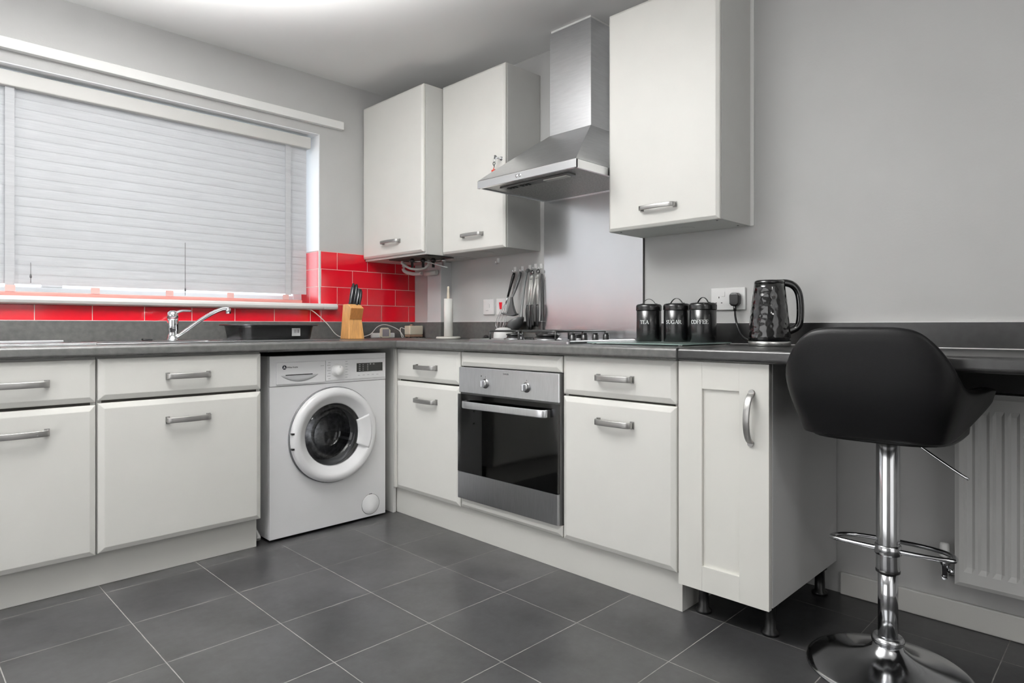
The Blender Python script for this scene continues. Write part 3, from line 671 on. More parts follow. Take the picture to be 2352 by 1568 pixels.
def support(ya, yb):
    b = B(); x0, x1 = 0.075, 0.430; zt = hz+0.047; zb = hz+0.008; rr_ = 0.009
    up = Vector((0, 0, 1))
    loop = rr(x0, x1, ya, yb, 0.02, zt)
    b.sweep(loop, rr_, rr_, n=8, closed=True)
    for (x, y) in ((x0+0.006, ya+0.006), (x1-0.006, ya+0.006), (x0+0.006, yb-0.006), (x1-0.006, yb-0.006), ((x0+x1)/2, ya), ((x0+x1)/2, yb)):
        b.sweep([(x, y, zt), (x, y, zb)], rr_, n=8)
    ym = (ya+yb)/2
    for xc in (0.15, 0.36):
        for a in range(4):
            dx_, dy_ = ((1, 0), (0, 1), (-1, 0), (0, -1))[a]
            o = (xc+dx_*0.022, ym+dy_*0.022, zt)
            e = (x1 if (dx_ > 0 and xc > 0.2) else x0 if (dx_ < 0 and xc < 0.2) else xc+dx_*0.115, (yb if dy_ > 0 else ya) if dy_ else ym, zt)
            b.sweep([o, e], rr_*0.85, n=6)
    b.sweep([((x0+x1)/2, ya, zt), ((x0+x1)/2, yb, zt)], rr_, n=8)
    return b.obj('pan_support', 'iron', t)
support(1.150, 1.345); support(1.358, 1.560)
for i, x in enumerate((0.43, 0.355, 0.28, 0.205)):
    y = 1.652
    b = B(); b.lathe([(0.020, 0), (0.020, 0.003), (0.015, 0.004), (0.0135, 0.026), (0.012, 0.028), (0, 0.028)], (x, y, hz+0.007), 24); kk = b.obj('knob', 'blackp', t)
    b = B(); b.box(x-0.012, x+0.012, y-0.004, y+0.004, hz+0.034, hz+0.041); b.obj('knob_grip', 'blackp', kk, bevel=0.0015)
settle(t)
t = thing('spoon_rest', 'white domed spoon rest and black spoon lying at the left end of the hob', 'dish', (0.2, 1.0, ZT))  # domed white spoon rest with a spoon handle beside it
b = B(); c = (0.13, 1.02, ZT)
b = B(); b.lathe([(0.050, 0.0), (0.052, 0.004), (0.050, 0.032), (0.045, 0.048), (0.035, 0.058), (0.018, 0.063), (0.0, 0.064)], (0.20, 1.015, ZT+0.0005), 30); b.obj('lid', 'whitep', t)
b = B(); b.sweep(crs([(0.235, 0.925, ZT+0.012), (0.255, 0.945, ZT+0.018), (0.275, 0.962, ZT+0.014)], 6), 0.03, 0.022, n=10, taper=[0.3+0.7*math.sin(PI*min(1, i/12+0.15)) for i in range(13)]); b.obj('spoon', 'blackp', t)
settle(t)

# ------------------------------------------------------------------ sockets and switches
def plate(name, y0, y1, z0, z1, label, cat):
    b = B(); b.box(0.0005, 0.0105, y0, y1, z0, z1)
    t = b.obj(name, 'whitep', bevel=0.002); tag(t, label, cat); return t
t = plate('switch_plate', 0.658, 0.743, 1.012, 1.097, 'white fused switch plate left of the red rocker switch', 'switch')
b = B(); b.box(0.0105, 0.014, 0.700, 0.712, 1.050, 1.070); b.obj('rocker', 'whitep', t, bevel=0.001)
b = B(); b.box(0.0105, 0.0115, 0.680, 0.700, 1.033, 1.036); b.box(0.0105, 0.0115, 0.700, 0.702, 1.069, 1.073); b.obj('marking', 'faint', t)
t = plate('cooker_switch', 0.764, 0.849, 1.011, 1.098, 'white cooker switch with a red rocker behind the whisk', 'switch')
b = B(); b.prism([(0.790, 1.078), (0.812, 1.078), (0.808, 1.040), (0.796, 1.040)], FH, 0.0105, 0.0155); b.obj('rocker', 'red', t, bevel=0.001)
t = plate('double_socket', 2.036, 2.180, 1.014, 1.102, 'white double wall socket left of the black kettle', 'socket')
for y in (2.0895, 2.126):
    b = B(); b.box(0.0105, 0.0135, y-0.007, y+0.007, 1.068, 1.088); b.obj('rocker', 'whitep', t, bevel=0.001)
b = B(); b.box(0.0102, 0.0108, 2.069, 2.0725, 1.061, 1.068); b.box(0.0102, 0.0108, 2.055, 2.062, 1.041, 1.044); b.box(0.0102, 0.0108, 2.079, 2.086, 1.041, 1.044)
b.obj('pin_holes', 'blackp', t)

# ------------------------------------------------------------------ adhesive hooks + utensils
hooks = [(0.771, 1.300), (0.902, 1.243), (0.957, 1.243), (1.011, 1.246), (1.051, 1.250), (1.091, 1.248)]
hl = ['white adhesive hook on its own under the wall cabinet, holding nothing', 'leftmost white hook of the row, holding the whisk', 'second white hook of the row, holding the masher spoon',
      'third white hook of the row, holding the grey ladle', 'fourth white hook of the row, holding the left tongs', 'rightmost white hook of the row beside the splashback']
def mkhook():
    t = thing('wall_hook', hl[0], 'hook', (0, 0, 0), 'white adhesive hooks')
    b = B(); b.box(0.0004, 0.0045, -0.009, 0.009, -0.004, 0.022); b.obj('base', 'whitep', t, bevel=0.0015)
    b = B(); b.sweep(crs([(0.004, 0, 0.008), (0.006, 0, -0.004), (0.014, 0, -0.012), (0.021, 0, -0.006), (0.022, 0, 0.004)], 5), 0.004, n=8); b.obj('hook', 'chrome', t)
    return t
h0 = mkhook()
for i, (y, z) in enumerate(hooks):
    o = h0 if i == 0 else h0.copy()
    if i:
        COL.objects.link(o)
        for ch in [c for c in bpy.data.objects if c.parent == h0]:
            c2 = ch.copy(); COL.objects.link(c2); c2.parent = o
    o.location = (0, y, z); o['label'] = hl[i]
xh = 0.022
# whisk
t = thing('whisk', 'wire balloon whisk with black handle hanging on the first hook', 'whisk', (xh, 0.902, 1.23))
p0 = Vector((xh, 0.915, 1.232)); p1 = Vector((xh+0.014, 0.880, 1.105)); dr_ = (p1-p0).normalized()
b = B(); b.sweep([p0, p0+dr_*0.02, p0+dr_*0.07, p1], 0.020, 0.018, n=12, taper=[0.75, 1, 0.85, 0.6]); b.obj('handle', 'blackp', t)
b = B(); b.sweep([p1, p1+dr_*0.035], 0.012, n=12, taper=[1, 0.8]); b.obj('ferrule', 'chrome', t)
b = B(); q = p1+dr_*0.03; sd = Vector((0, dr_.z, -dr_.y)).normalized(); fx = Vector((1, 0, 0))
for k in range(5):
    a = PI*k/5; dv = sd*math.cos(a)+fx*(0.42*math.sin(a)); P = []
    for i in range(25):
        u = i/24*2-1; w_ = 0.036*math.cos(u*PI/2)**0.75 if abs(u) < 1 else 0
        s_ = math.copysign(1, u); P.append(q+dr_*(0.150*(1-abs(u)**1.6))+dv*(s_*0.036*(math.sin(PI*min(1, abs(u)**0.8)))**0.8 if u != 0 else 0))
    b.sweep(P, 0.0022, n=6)
b.obj('wires', 'chrome', t); settle(t)
# masher / slotted spoon in profile
t = thing('skimmer', 'dark grey angled skimmer hanging on the second hook', 'utensil', (xh, 0.957, 1.23))
b = B(); b.sweep(crs([(xh, 0.962, 1.232), (xh+0.006, 0.953, 1.19), (xh+0.020, 0.942, 1.14), (xh+0.048, 0.942, 1.09)], 6), 0.016, 0.016, n=10, taper=[0.9+0.3*math.sin(i/18*PI)-0.4*i/18 for i in range(19)])
b.obj('handle', 'greyp', t)
b = B(); b.loft([[(xh+0.048+dx_*k, 0.943+dy_*k2, z) for dx_, dy_ in ((-0.006, -0.006), (0.006, -0.006), (0.006, 0.006), (-0.006, 0.006))] for z, k, k2 in ((1.10, 0.8, 0.8), (1.06, 1.2, 1.7), (1.03, 1.5, 3.4), (1.008, 1.5, 5.6))])
b.sweep(crs([(xh+0.048, 0.882, 1.016), (xh+0.052, 0.92, 1.008), (xh+0.052, 0.96, 1.004), (xh+0.048, 0.983, 1.010)], 6), 0.034, 0.008, n=10, up=Vector((0, 0, 1)))
b.obj('head', 'greyp', t); settle(t)
# ladle
t = thing('ladle', 'large grey nylon ladle hanging on the third hook', 'ladle', (xh, 1.011, 1.23))
b = B(); b.sweep(crs([(xh, 1.022, 1.238), (xh+0.002, 1.012, 1.235), (xh+0.004, 1.004, 1.20), (xh+0.010, 0.994, 1.12), (xh+0.024, 0.992, 1.03), (xh+0.034, 1.000, 0.985)], 6), 0.018, 0.014, n=10, taper=[1.3 if i < 8 else 0.8 for i in range(31)])
b.obj('handle', mat('grey_handle', (112, 114, 114), 0.4), t)
b = B(); rows = []
for i in range(9):
    u = i/8; th = u*PI/2
    rows.append([(xh+0.052+0.044*math.cos(th)*math.cos(a), 0.972+0.050*math.cos(th)*math.sin(a), 0.975-0.055*math.sin(th)+0.022*math.sin(a)*math.cos(th)) for a in [2*PI*j/24 for j in range(24)]])
b.quadgrid(rows, closed_u=True); o = b.obj('bowl', 'greyp', t); sm = o.modifiers.new('s', 'SOLIDIFY'); sm.thickness = 0.003; settle(t)
# tongs
def tongs(lbl, y, za, splay, zend):
    t = thing('tongs', lbl, 'tongs', (xh+0.01, y, za), 'steel tongs on the hooks')
    b = B(); b.sweep(ring((xh+0.004, y, za-0.012), 0.009, 0.004, 'x'), 0.006, closed=True, n=8, up=Vector((1, 0, 0))); b.obj('hanging_loop', 'blackp', t)
    b = B(); b.sweep([(xh+0.008, y, za-0.022), (xh+0.010, y, za-0.05)], 0.018, 0.010, n=10, square=True, up=Vector((1, 0, 0))); b.obj('pivot', mat('pivot_steel', (215, 215, 212), 0.35, 0.8), t)
    for s_, w_ in ((-1, splay[0]), (1, splay[1])):
        zt, zm = za-0.038, za-0.185
        yb = y+w_
        b = B(); b.sweep([(xh+0.012, y+s_*0.004, zt), (xh+0.014, y+(w_)*0.5+s_*0.003, (zt+zm)/2), (xh+0.016, yb, zm)], 0.013, 0.005, n=10, square=True, up=Vector((1, 0, 0))); ar = b.obj('arm', mat('tong_steel', (222, 222, 218), 0.35, 0.5), t)
        b = B(); b.sweep(crs([(xh+0.016, yb, zm+0.003), (xh+0.018, yb+0.002*s_, zm-0.04), (xh+0.014, yb-0.004*s_, zend)], 4), 0.020, 0.010, n=10, up=Vector((1, 0, 0)), taper=[0.8, 0.9, 1, 1.05, 1.05, 1, 1, 0.9, 0.7]); b.obj('tip', 'blackp', ar)
    settle(t)
tongs('left pair of steel kitchen tongs with black tips on the fourth hook', 1.050, 1.238, (-0.022, 0.0), 0.93)
tongs('right pair of steel kitchen tongs with black tips beside the splashback', 1.090, 1.240, (-0.030, 0.006), 0.945)
b = B(); b.prism([(1.097, 1.215), (1.107, 1.215), (1.110, 1.09), (1.112, 1.02), (1.110, 0.955), (1.090, 0.955), (1.094, 1.02)], FH, 0.008, 0.012)
t = b.obj('spatula', 'greyp', bevel=0.001); tag(t, 'flat grey spatula hanging behind the right tongs at the splashback edge', 'spatula')

# ------------------------------------------------------------------ kitchen roll holder
t = thing('kitchen_roll_holder', 'pale wooden kitchen roll stand with a thin white roll', 'kitchen roll', (0.2, 0.582, ZT))
c = (0.2, 0.582, ZT+0.0003)
b = B(); b.lathe([(0.066, 0), (0.068, 0.003), (0.067, 0.009), (0.064, 0.012), (0, 0.012)], c, 40); b.obj('base', mat('pale_stand', (214, 211, 204), 0.45), t)
b = B(); b.lathe([(0.0085, 0.012), (0.0085, 0.25), (0.0065, 0.262), (0.0065, 0.275), (0.007, 0.283), (0.004, 0.288), (0, 0.288)], c, 18); b.obj('rod', 'pale', t)
b = B(); b.lathe([(0.014, 0.013), (0.0245, 0.013), (0.0245, 0.220), (0.014, 0.220)], c, 32); b.obj('roll', 'paper', t)
settle(t)

# ------------------------------------------------------------------ knife block
t = thing('knife_block', 'wooden knife block with black handled knives by the red tiles', 'knife block', (0.595, 0.24, ZT))
# local: q to viewer's right, r towards viewer
th = math.radians(3); ex = Vector((-math.cos(th), math.sin(th), 0)); ey = Vector((math.sin(th), math.cos(th), 0)); O = Vector((0.592, 0.24, ZT+0.0003))
def kb(q, r, z): return tuple(O+ex*q+ey*r+Vector((0, 0, z)))
b = B()
side = [(-0.048, 0), (0.052, 0), (0.038, 0.105), (0.058, 0.168), (0.022, 0.188), (-0.034, 0.188)]
for w0, w1 in ((-0.041, 0.041),):
    b.loft([[kb(w0*(1.12 if z < 0.01 else 0.92), r, z) for r, z in side], [kb(w1*(1.12 if z < 0.01 else 0.92), r, z) for r, z in side]])
b.obj('block', 'wood', t, bevel=0.003)
b = B(); b.loft([[kb(q, 0.0395+0.338*(z-0.105)+0.0012, z) for q, z in ((-0.036, 0.106), (0.036, 0.106), (0.036, 0.165), (-0.036, 0.165))], [kb(q, 0.0395+0.338*(z-0.105)-0.001, z) for q, z in ((-0.036, 0.106), (0.036, 0.106), (0.036, 0.168), (-0.036, 0.168))]])
b.obj('end_grain', 'wooddark', t)
for q, r, l, lean in ((-0.026, 0.008, 0.115, 0.018), (-0.010, -0.020, 0.125, 0.020), (0.010, 0.020, 0.095, 0.016), (0.024, -0.015, 0.115, 0.010), (0.004, -0.004, 0.120, 0.018), (0.030, 0.016, 0.092, 0.012)):
    b = B(); z0 = 0.178
    q = q*0.9+0.004; lean *= 1.6; P = [kb(q, r, z0), kb(q+lean*0.2, r-0.002, z0+l*0.2), kb(q+lean*0.55, r-0.006, z0+l*0.55), kb(q+lean*0.85, r-0.012, z0+l*0.85), kb(q+lean, r-0.016, z0+l)]
    b.sweep(P, 0.019, 0.026, n=10, up=ey, taper=[0.9, 0.85, 1.05, 1.0, 0.6]); b.obj('knife_handle', mat('knife_black', (30, 32, 35), 0.22), t)
settle(t)

# ------------------------------------------------------------------ sink, tap, roasting tray
t = thing('sink', 'stainless steel inset sink and drainer below the window', 'sink', (1.6, 0.29, ZT))
b = B(); zr = ZT+0.0006
def ringbox(b, o, i, z0, z1):
    (a0, a1, c0, c1), (e0, e1, f0, f1) = o, i
    b.box(a0, a1, c0, f0, z0, z1); b.box(a0, a1, f1, c1, z0, z1); b.box(a0, e0, f0, f1, z0, z1); b.box(e1, a1, f0, f1, z0, z1)
ringbox(b, (1.30, 1.84, 0.075, 0.510), (1.35, 1.78, 0.260, 0.460), zr, zr+0.005)
b.obj('rim', 'steel', t, bevel=0.002)
b = B(); L0 = rr(1.35, 1.78, 0.260, 0.460, 0.04, zr+0.0045); L1 = rr(1.36, 1.77, 0.27, 0.45, 0.05, zr-0.12); L2 = rr(1.40, 1.73, 0.30, 0.42, 0.05, zr-0.14)
V = b.quadgrid([L0, L1, L2], closed_u=True, smooth=False); b.cap(V[-1]); b.obj('bowl', 'steel', t)
b = B(); b.box(0.825, 1.30, 0.075, 0.510, zr, zr+0.0035); b.box(0.825, 1.30, 0.500, 0.510, zr+0.0035, zr+0.0055)
for i in range(9): b.box(0.86, 1.28, 0.13+0.035*i, 0.142+0.035*i, zr+0.0035, zr+0.0055)
b.obj('drainer', 'steel', t, bevel=0.001)
b = B(); b.box(1.84, 2.9, 0.075, 0.510, zr, zr+0.0035); b.box(1.84, 2.9, 0.500, 0.510, zr+0.0035, zr+0.008); b.box(1.87, 2.9, 0.085, 0.097, zr+0.0035, zr+0.011)
b.obj('side_tray', 'steel', t, bevel=0.0015)
b = B(); b.lathe([(0.03, 0), (0.03, 0.003), (0, 0.004)], (1.56, 0.36, zr-0.1395), 20); b.obj('plug_hole', 'chrome', t)
settle(t)
b = B(); b.sweep(crs([(1.545, 0.10, 0), (1.555, 0.10, 0.001), (1.585, 0.10, 0.001)], 3), 0.016, 0.010); bm_ = b
o = bm_.obj('sink_plug', 'blackp'); o.location = (0, 0.03, ZT+0.0095); tag(o, 'small black rubber sink plug lying left of the tap', 'sink plug')
t = thing('mixer_tap', 'chrome single lever mixer tap behind the sink', 'tap', (1.481, 0.2, ZT))
c = (1.481, 0.20, ZT+0.0062)
b = B(); b.lathe([(0.028, 0), (0.028, 0.006), (0.023, 0.010), (0.021, 0.040), (0.023, 0.046), (0.023, 0.090), (0.021, 0.100)], c, 32); b.obj('body', 'chrome', t)
b = B(); b.lathe([(0.0225, 0.101), (0.0235, 0.112), (0.020, 0.126), (0.010, 0.133), (0, 0.134)], c, 28)
b.sweep(crs([(1.486, 0.20, ZT+0.115), (1.465, 0.20, ZT+0.131), (1.440, 0.20, ZT+0.139), (1.405, 0.20, ZT+0.139)], 6), 0.026, 0.011, n=12, taper=[1.3-0.5*i/18 for i in range(19)]); b.obj('lever', 'chrome', t)
b = B(); b.sweep(crs([(1.470, 0.215, ZT+0.022), (1.440, 0.235, ZT+0.048), (1.385, 0.270, ZT+0.098), (1.335, 0.300, ZT+0.134), (1.305, 0.318, ZT+0.149), (1.282, 0.332, ZT+0.150)], 6), 0.021, 0.017, n=14)
b.lathe([(0.011, 0), (0.0115, 0.018), (0.009, 0.024)], (1.287, 0.330, ZT+0.127), 18); b.obj('spout', 'chrome', t)
settle(t)
t = thing('roasting_tray', 'deep black roasting tray with a white price label on the sink', 'tray', (1.09, 0.25, ZT))
b = B(); zt0 = ZT+0.0066
A = (0.885, 1.228, 0.130, 0.365)
def off(k, z, r): return rr(A[0]-k, A[1]+k, A[2]-k, A[3]+k, r, z, 6)
b.loft([off(0, zt0, 0.045), off(0.010, zt0+0.058, 0.05), off(0.012, zt0+0.064, 0.05), off(0.028, zt0+0.066, 0.055), off(0.028, zt0+0.069, 0.055), off(0.010, zt0+0.067, 0.05), off(-0.002, zt0+0.005, 0.045)], smooth=False)
b.obj('pan', mat('black_enamel', (26, 26, 27), 0.25), t)
b = B(); L_ = off(0.029, zt0+0.0685, 0.055); b.sweep(L_, 0.006, 0.006, n=8, closed=True); b.obj('rolled_rim', mat('tray_rim', (70, 71, 73), 0.15, 0.7), t)
b = B(); b.box(0.960, 1.003, 0.3735, 0.3752, zt0+0.016, zt0+0.054); lb = b.obj('label', mat('sticker', (206, 206, 206), 0.6), t)
b = B()
for i, wd in enumerate((3, 1, 2, 0, 2, 1, 2)):
    if wd: b.box(0.968+i*0.0036, 0.968+i*0.0036+wd*0.0010, 0.3752, 0.3755, zt0+0.031, zt0+0.047)
b.obj('label_print', 'print', lb)
settle(t)
for o in bpy.data.objects:
    pass
# ------------------------------------------------------------------ gadget, cream box, cable
t = thing('screen_gadget', 'small white gadget with grey square screen beside the knife block', 'gadget', (0.3, 0.12, ZT))  # gadget with a grey screen, its use unknown
b = B(); b.box(0.225, 0.385, 0.095, 0.112, ZT+0.0005, ZT+0.030); b.obj('strap', 'whitep', t, bevel=0.005)
b = B(); b.loft([[(x, y, ZT+0.0005+z) for x, z in ((0.335, 0.008), (0.333, 0.052), (0.322, 0.060), (0.285, 0.060), (0.268, 0.046), (0.270, 0.006), (0.285, 0.0), (0.325, 0.0))] for y in (0.113, 0.130)]); hd = b.obj('case', 'cream', t, bevel=0.002)
b = B(); b.box(0.279, 0.325, 0.1300, 0.1312, ZT+0.009, ZT+0.052); b.obj('screen', mat('lcd', (128, 122, 128), 0.3), hd, bevel=0.001)
settle(t)
t = thing('cream_box', 'small cream plastic box with brown lower band against the upstand', 'box', (0.1, 0.13, ZT))
b = B(); b.box(0.048, 0.148, 0.10, 0.155, ZT+0.019, ZT+0.072); b.obj('case', 'cream', t, bevel=0.004)
b = B(); b.box(0.049, 0.147, 0.101, 0.154, ZT+0.004, ZT+0.0188); b.obj('band', 'brown', t, bevel=0.002)
b = B(); b.lathe([(0.012, 0), (0.012, 0.005), (0.009, 0.008), (0, 0.008)], (0.115, 0.128, ZT+0.072), 18); b.obj('button', 'brown', t)
for x in (0.06, 0.136):
    for y in (0.11, 0.145): b = B(); b.lathe([(0.005, 0), (0.005, 0.0045)], (x, y, ZT), 10); b.obj('foot', 'blackp', t); settle(t)
b = B(); b.sweep(crs([(0.745, 0.012, 1.042), (0.71, 0.03, 1.030), (0.64, 0.05, 0.965), (0.585, 0.06, 0.900), (0.54, 0.09, ZT+0.004), (0.47, 0.105, ZT+0.006), (0.40, 0.115, ZT+0.022), (0.33, 0.086, ZT+0.066), (0.27, 0.084, ZT+0.078), (0.20, 0.105, ZT+0.050), (0.185, 0.14, ZT+0.010), (0.180, 0.12, ZT+0.004), (0.172, 0.09, ZT+0.045), (0.15, 0.07, ZT+0.06), (0.13, 0.088, ZT+0.05)], 8), 0.0048, n=8)
tag(b.obj('power_cable', 'whitep'), 'thin white cable from the sill past the knife block to the cream box', 'cable')

# pipework under the boiler cupboard
t = thing('boiler_pipework', 'tangled grey pipes and valves hanging under the boiler cupboard', 'pipes', (0.2, 0.35, 1.33))
zb_ = 1.329
b = B(); b.sweep(crs([(0.27, 0.25, zb_-0.002), (0.27, 0.25, zb_-0.02), (0.25, 0.31, zb_-0.052), (0.22, 0.38, zb_-0.054), (0.21, 0.42, zb_-0.03), (0.21, 0.42, zb_-0.001)], 6), 0.015, n=12); b.obj('pipe', mat('grey_white_pipe', (190, 190, 186), 0.4), t)
b = B(); b.sweep(crs([(0.15, 0.10, zb_-0.001), (0.15, 0.10, zb_-0.045), (0.13, 0.16, zb_-0.066), (0.12, 0.235, zb_-0.068)], 6), 0.022, n=12); b.obj('pipe', mat('white_waste_pipe', (200, 200, 198), 0.4), t)
b = B(); b.sweep([(0.12, 0.27, zb_-0.072), (0.10, 0.355, zb_-0.066)], 0.03, n=14); b.obj('pipe', mat('waste_elbow', (196, 194, 190), 0.4), t)
for i, (x, y) in enumerate(((0.28, 0.46), (0.24, 0.50), (0.20, 0.54), (0.31, 0.40))):
    b = B(); b.lathe([(0.008, 0), (0.008, 0.03), (0.014, 0.031), (0.014, 0.044), (0.009, 0.045), (0.009, 0.055)], (x, y, zb_-0.056), 12); b.obj('valve', ('iron', 'blackp', 'steel', 'blackp')[i], t)
b = B(); b.sweep(crs([(0.30, 0.36, zb_-0.018), (0.27, 0.47, zb_-0.025), (0.23, 0.55, zb_-0.05), (0.20, 0.578, zb_-0.06)], 6), 0.006, n=8); b.obj('lever', mat('pale_lever', (170, 172, 172), 0.4), t)
b = B(); b.box(0.16, 0.34, 0.22, 0.58, zb_-0.006, zb_-0.0008); b.obj('bracket', 'gap', t)
settle(t)

# ------------------------------------------------------------------ glass board, tins, kettle
b = B(); b.loft([rr(0.070, 0.460, 1.740, 2.160, 0.015, ZT+0.0045), rr(0.070, 0.460, 1.740, 2.160, 0.015, ZT+0.0085)])
gb = tag(b.obj('chopping_board', 'gglass', bevel=0.001), 'greenish glass worktop saver under the three black tins', 'chopping board')
for x, y in ((0.08, 1.765), (0.44, 1.765), (0.08, 2.145), (0.44, 2.145)):
    b = B(); b.lathe([(0.007, 0), (0.007, 0.0044)], (x, y, ZT), 12); b.obj('foot', 'whitep', gb)
GL = {   # serif capitals as strokes (x0,y0,x1,y1,thickness) on a 1-high cell
 'T': (0.85, [(0.42, 0, 0.42, 1, .17), (0.02, 0.97, 0.82, 0.97, .07), (0.27, 0.03, 0.57, 0.03, .06), (0.04, 0.78, 0.04, 1, .05), (0.80, 0.78, 0.80, 1, .05)]),
 'E': (0.78, [(0.16, 0, 0.16, 1, .17), (0.02, 0.97, 0.68, 0.97, .07), (0.02, 0.03, 0.70, 0.03, .07), (0.16, 0.52, 0.52, 0.52, .06), (0.67, 0.78, 0.67, 1, .05), (0.69, 0, 0.69, 0.24, .05), (0.52, 0.40, 0.52, 0.64, .05)]),
 'F': (0.74, [(0.16, 0, 0.16, 1, .17), (0.02, 0.97, 0.68, 0.97, .07), (0.02, 0.03, 0.34, 0.03, .06), (0.16, 0.50, 0.52, 0.50, .06), (0.67, 0.76, 0.67, 1, .05), (0.52, 0.38, 0.52, 0.62, .05)]),
 'A': (0.90, [(0.12, 0, 0.45, 1, .07), (0.78, 0, 0.45, 1, .17), (0.22, 0.34, 0.70, 0.34, .06), (0.0, 0.03, 0.26, 0.03, .06), (0.60, 0.03, 0.92, 0.03, .06)]),
 'R': (0.90, [(0.16, 0, 0.16, 1, .17), (0.02, 0.97, 0.45, 0.97, .06), (0.02, 0.03, 0.34, 0.03, .06), (0.45, 0.97, 0.62, 0.86, .11), (0.62, 0.88, 0.62, 0.62, .16), (0.62, 0.64, 0.42, 0.51, .10), (0.16, 0.51, 0.45, 0.51, .06), (0.42, 0.51, 0.74, 0.0, .16), (0.68, 0.03, 0.90, 0.03, .06)]),
 'U': (0.95, [(0.20, 0.30, 0.20, 1, .17), (0.76, 0.30, 0.76, 1, .07), (0.02, 0.97, 0.38, 0.97, .06), (0.60, 0.97, 0.92, 0.97, .06), (0.20, 0.32, 0.32, 0.06, .13), (0.32, 0.05, 0.60, 0.05, .09), (0.60, 0.05, 0.76, 0.32, .08)]),
 'S': (0.68, [(0.58, 0.78, 0.58, 0.98, .05), (0.56, 0.90, 0.34, 0.99, .07), (0.34, 0.98, 0.12, 0.84, .10), (0.12, 0.84, 0.14, 0.66, .13), (0.14, 0.66, 0.50, 0.40, .16), (0.50, 0.40, 0.54, 0.18, .13), (0.54, 0.18, 0.32, 0.01, .09), (0.32, 0.02, 0.10, 0.14, .07), (0.08, 0.02, 0.08, 0.28, .05)]),
 'O': (0.95, [(0.45 + .37*math.cos(a), 0.5+.48*math.sin(a), 0.45+.37*math.cos(a+.4), 0.5+.48*math.sin(a+.4), .08+.09*abs(math.cos(a+.2))) for a in [i*2*PI/16 for i in range(16)]]),
}
GL['C'] = (0.88, [s_ for i, s_ in enumerate(GL['O'][1]) if i not in (14, 15, 0, 1)]+[(0.76, 0.70, 0.76, 0.98, .05), (0.76, 0.02, 0.76, 0.20, .04)])
GL['G'] = (0.95, [s_ for i, s_ in enumerate(GL['O'][1]) if i not in (15, 0, 1)]+[(0.76, 0.70, 0.76, 0.98, .05), (0.76, 0.05, 0.76, 0.42, .15), (0.60, 0.44, 0.92, 0.44, .06)])
def serif(word, size, fn, m, parent):
    W_ = sum(GL[c][0] for c in word)*size; b = B(); x = -W_/2
    for c in word:
        for (x0, y0, x1, y1, tk) in GL[c][1]:
            d = Vector((x1-x0, y1-y0)); L_ = d.length
            if L_ < 1e-5: continue
            d /= L_; nrm = Vector((-d.y, d.x))*tk/2; e = d*0.015
            for k in range(1):
                q = [Vector((x0, y0))-e-nrm, Vector((x1, y1))+e-nrm, Vector((x1, y1))+e+nrm, Vector((x0, y0))-e+nrm]
                b.loft([[fn(x+p.x*size, (p.y-0.5)*size, h) for p in q] for h in (0.0002, 0.0006)])
        x += GL[c][0]*size
    return b.obj('lettering', m, parent)
tins = [('TEA', 0.215, 1.872, 'black enamel tea tin, leftmost of the three tins', 25), ('SUGAR', 0.200, 1.989, 'black enamel sugar tin, middle of the three tins', 45), ('COFFEE', 0.200, 2.102, 'black enamel coffee tin nearest the socket', 60)]
for word, x, y, lbl, ha in tins:
    zc = ZT+0.0088; R_ = 0.0495
    t = thing('storage_tin', lbl, 'tin', (x, y, zc), 'black storage tins')
    b = B(); b.lathe([(R_-0.001, 0), (R_, 0.002), (R_, 0.123), (R_-0.001, 0.124)], (x, y, zc), 48); b.obj('body', 'can', t)
    b = B(); b.lathe([(R_+0.0018, 0.1245), (R_+0.002, 0.126), (R_+0.0018, 0.142), (R_-0.001, 0.148), (R_-0.008, 0.1505), (0, 0.1505)], (x, y, zc), 48); lid = b.obj('lid', 'can', t)
    a = math.radians(ha)-PI/4; hx, hy = math.sin(a), math.cos(a)
    P = [(x+hx*u, y+hy*u, zc+0.1505+h_) for u, h_ in ((-0.034, 0.0015), (-0.026, 0.002), (-0.020, 0.010), (-0.010, 0.018), (0, 0.0205), (0.010, 0.018), (0.020, 0.010), (0.026, 0.002), (0.034, 0.0015))]
    b = B(); b.sweep(crs(P, 3), 0.007, 0.0022, n=8, square=True); b.obj('handle', 'can', lid)
    # lettering faces left of the camera direction
    face = {'TEA': math.radians(11), 'SUGAR': math.radians(16), 'COFFEE': math.radians(11)}[word]
    def fn(px, pz, h, x=x, y=y, zc=zc, R_=R_, face=face):
        a = face + px/R_; return (x+(R_+h)*math.cos(a), y+(R_+h)*math.sin(a), zc+0.078+pz)
    serif(word, 0.0145, fn, 'wprint', t)
    settle(t)
t = thing('kettle', 'black hammered electric kettle on the breakfast bar end', 'kettle', (0.20, 2.345, ZT))
kx, ky_, kz = 0.20, 2.357, ZT+0.0005
b = B(); b.lathe([(0.068, 0), (0.0705, 0.001), (0.0705, 0.016), (0.069, 0.0175), (0, 0.0175)], (kx, ky_, kz), 48); bs = b.obj('base', mat('kettle_band', (205, 205, 202), 0.28, 0.9), t)
def kfn(px, pz, h):
    a = math.radians(40) + px/0.0705; return Vector((kx+(0.0707+h)*math.cos(a), ky_+(0.0707+h)*math.sin(a), kz+0.009+pz))
text('lettering', 'Russell Hobbs', None, (0, 1, 0), 0.0085, 'print', bs, mapf=kfn)
b = B(); b.lathe([(0.0705-0.0200*(u/14)**1.3, 0.0185+0.201*u/14) for u in range(15)], (kx, ky_, kz), 64)
km = mat('black_hammered_gloss', (10, 10, 11), 0.10, coat=0.8); nt = km.node_tree; N = nt.nodes
vo = N.new('ShaderNodeTexVoronoi'); vo.inputs['Scale'].default_value = 55; vo.feature = 'SMOOTH_F1'; vo.inputs['Smoothness'].default_value = 0.25
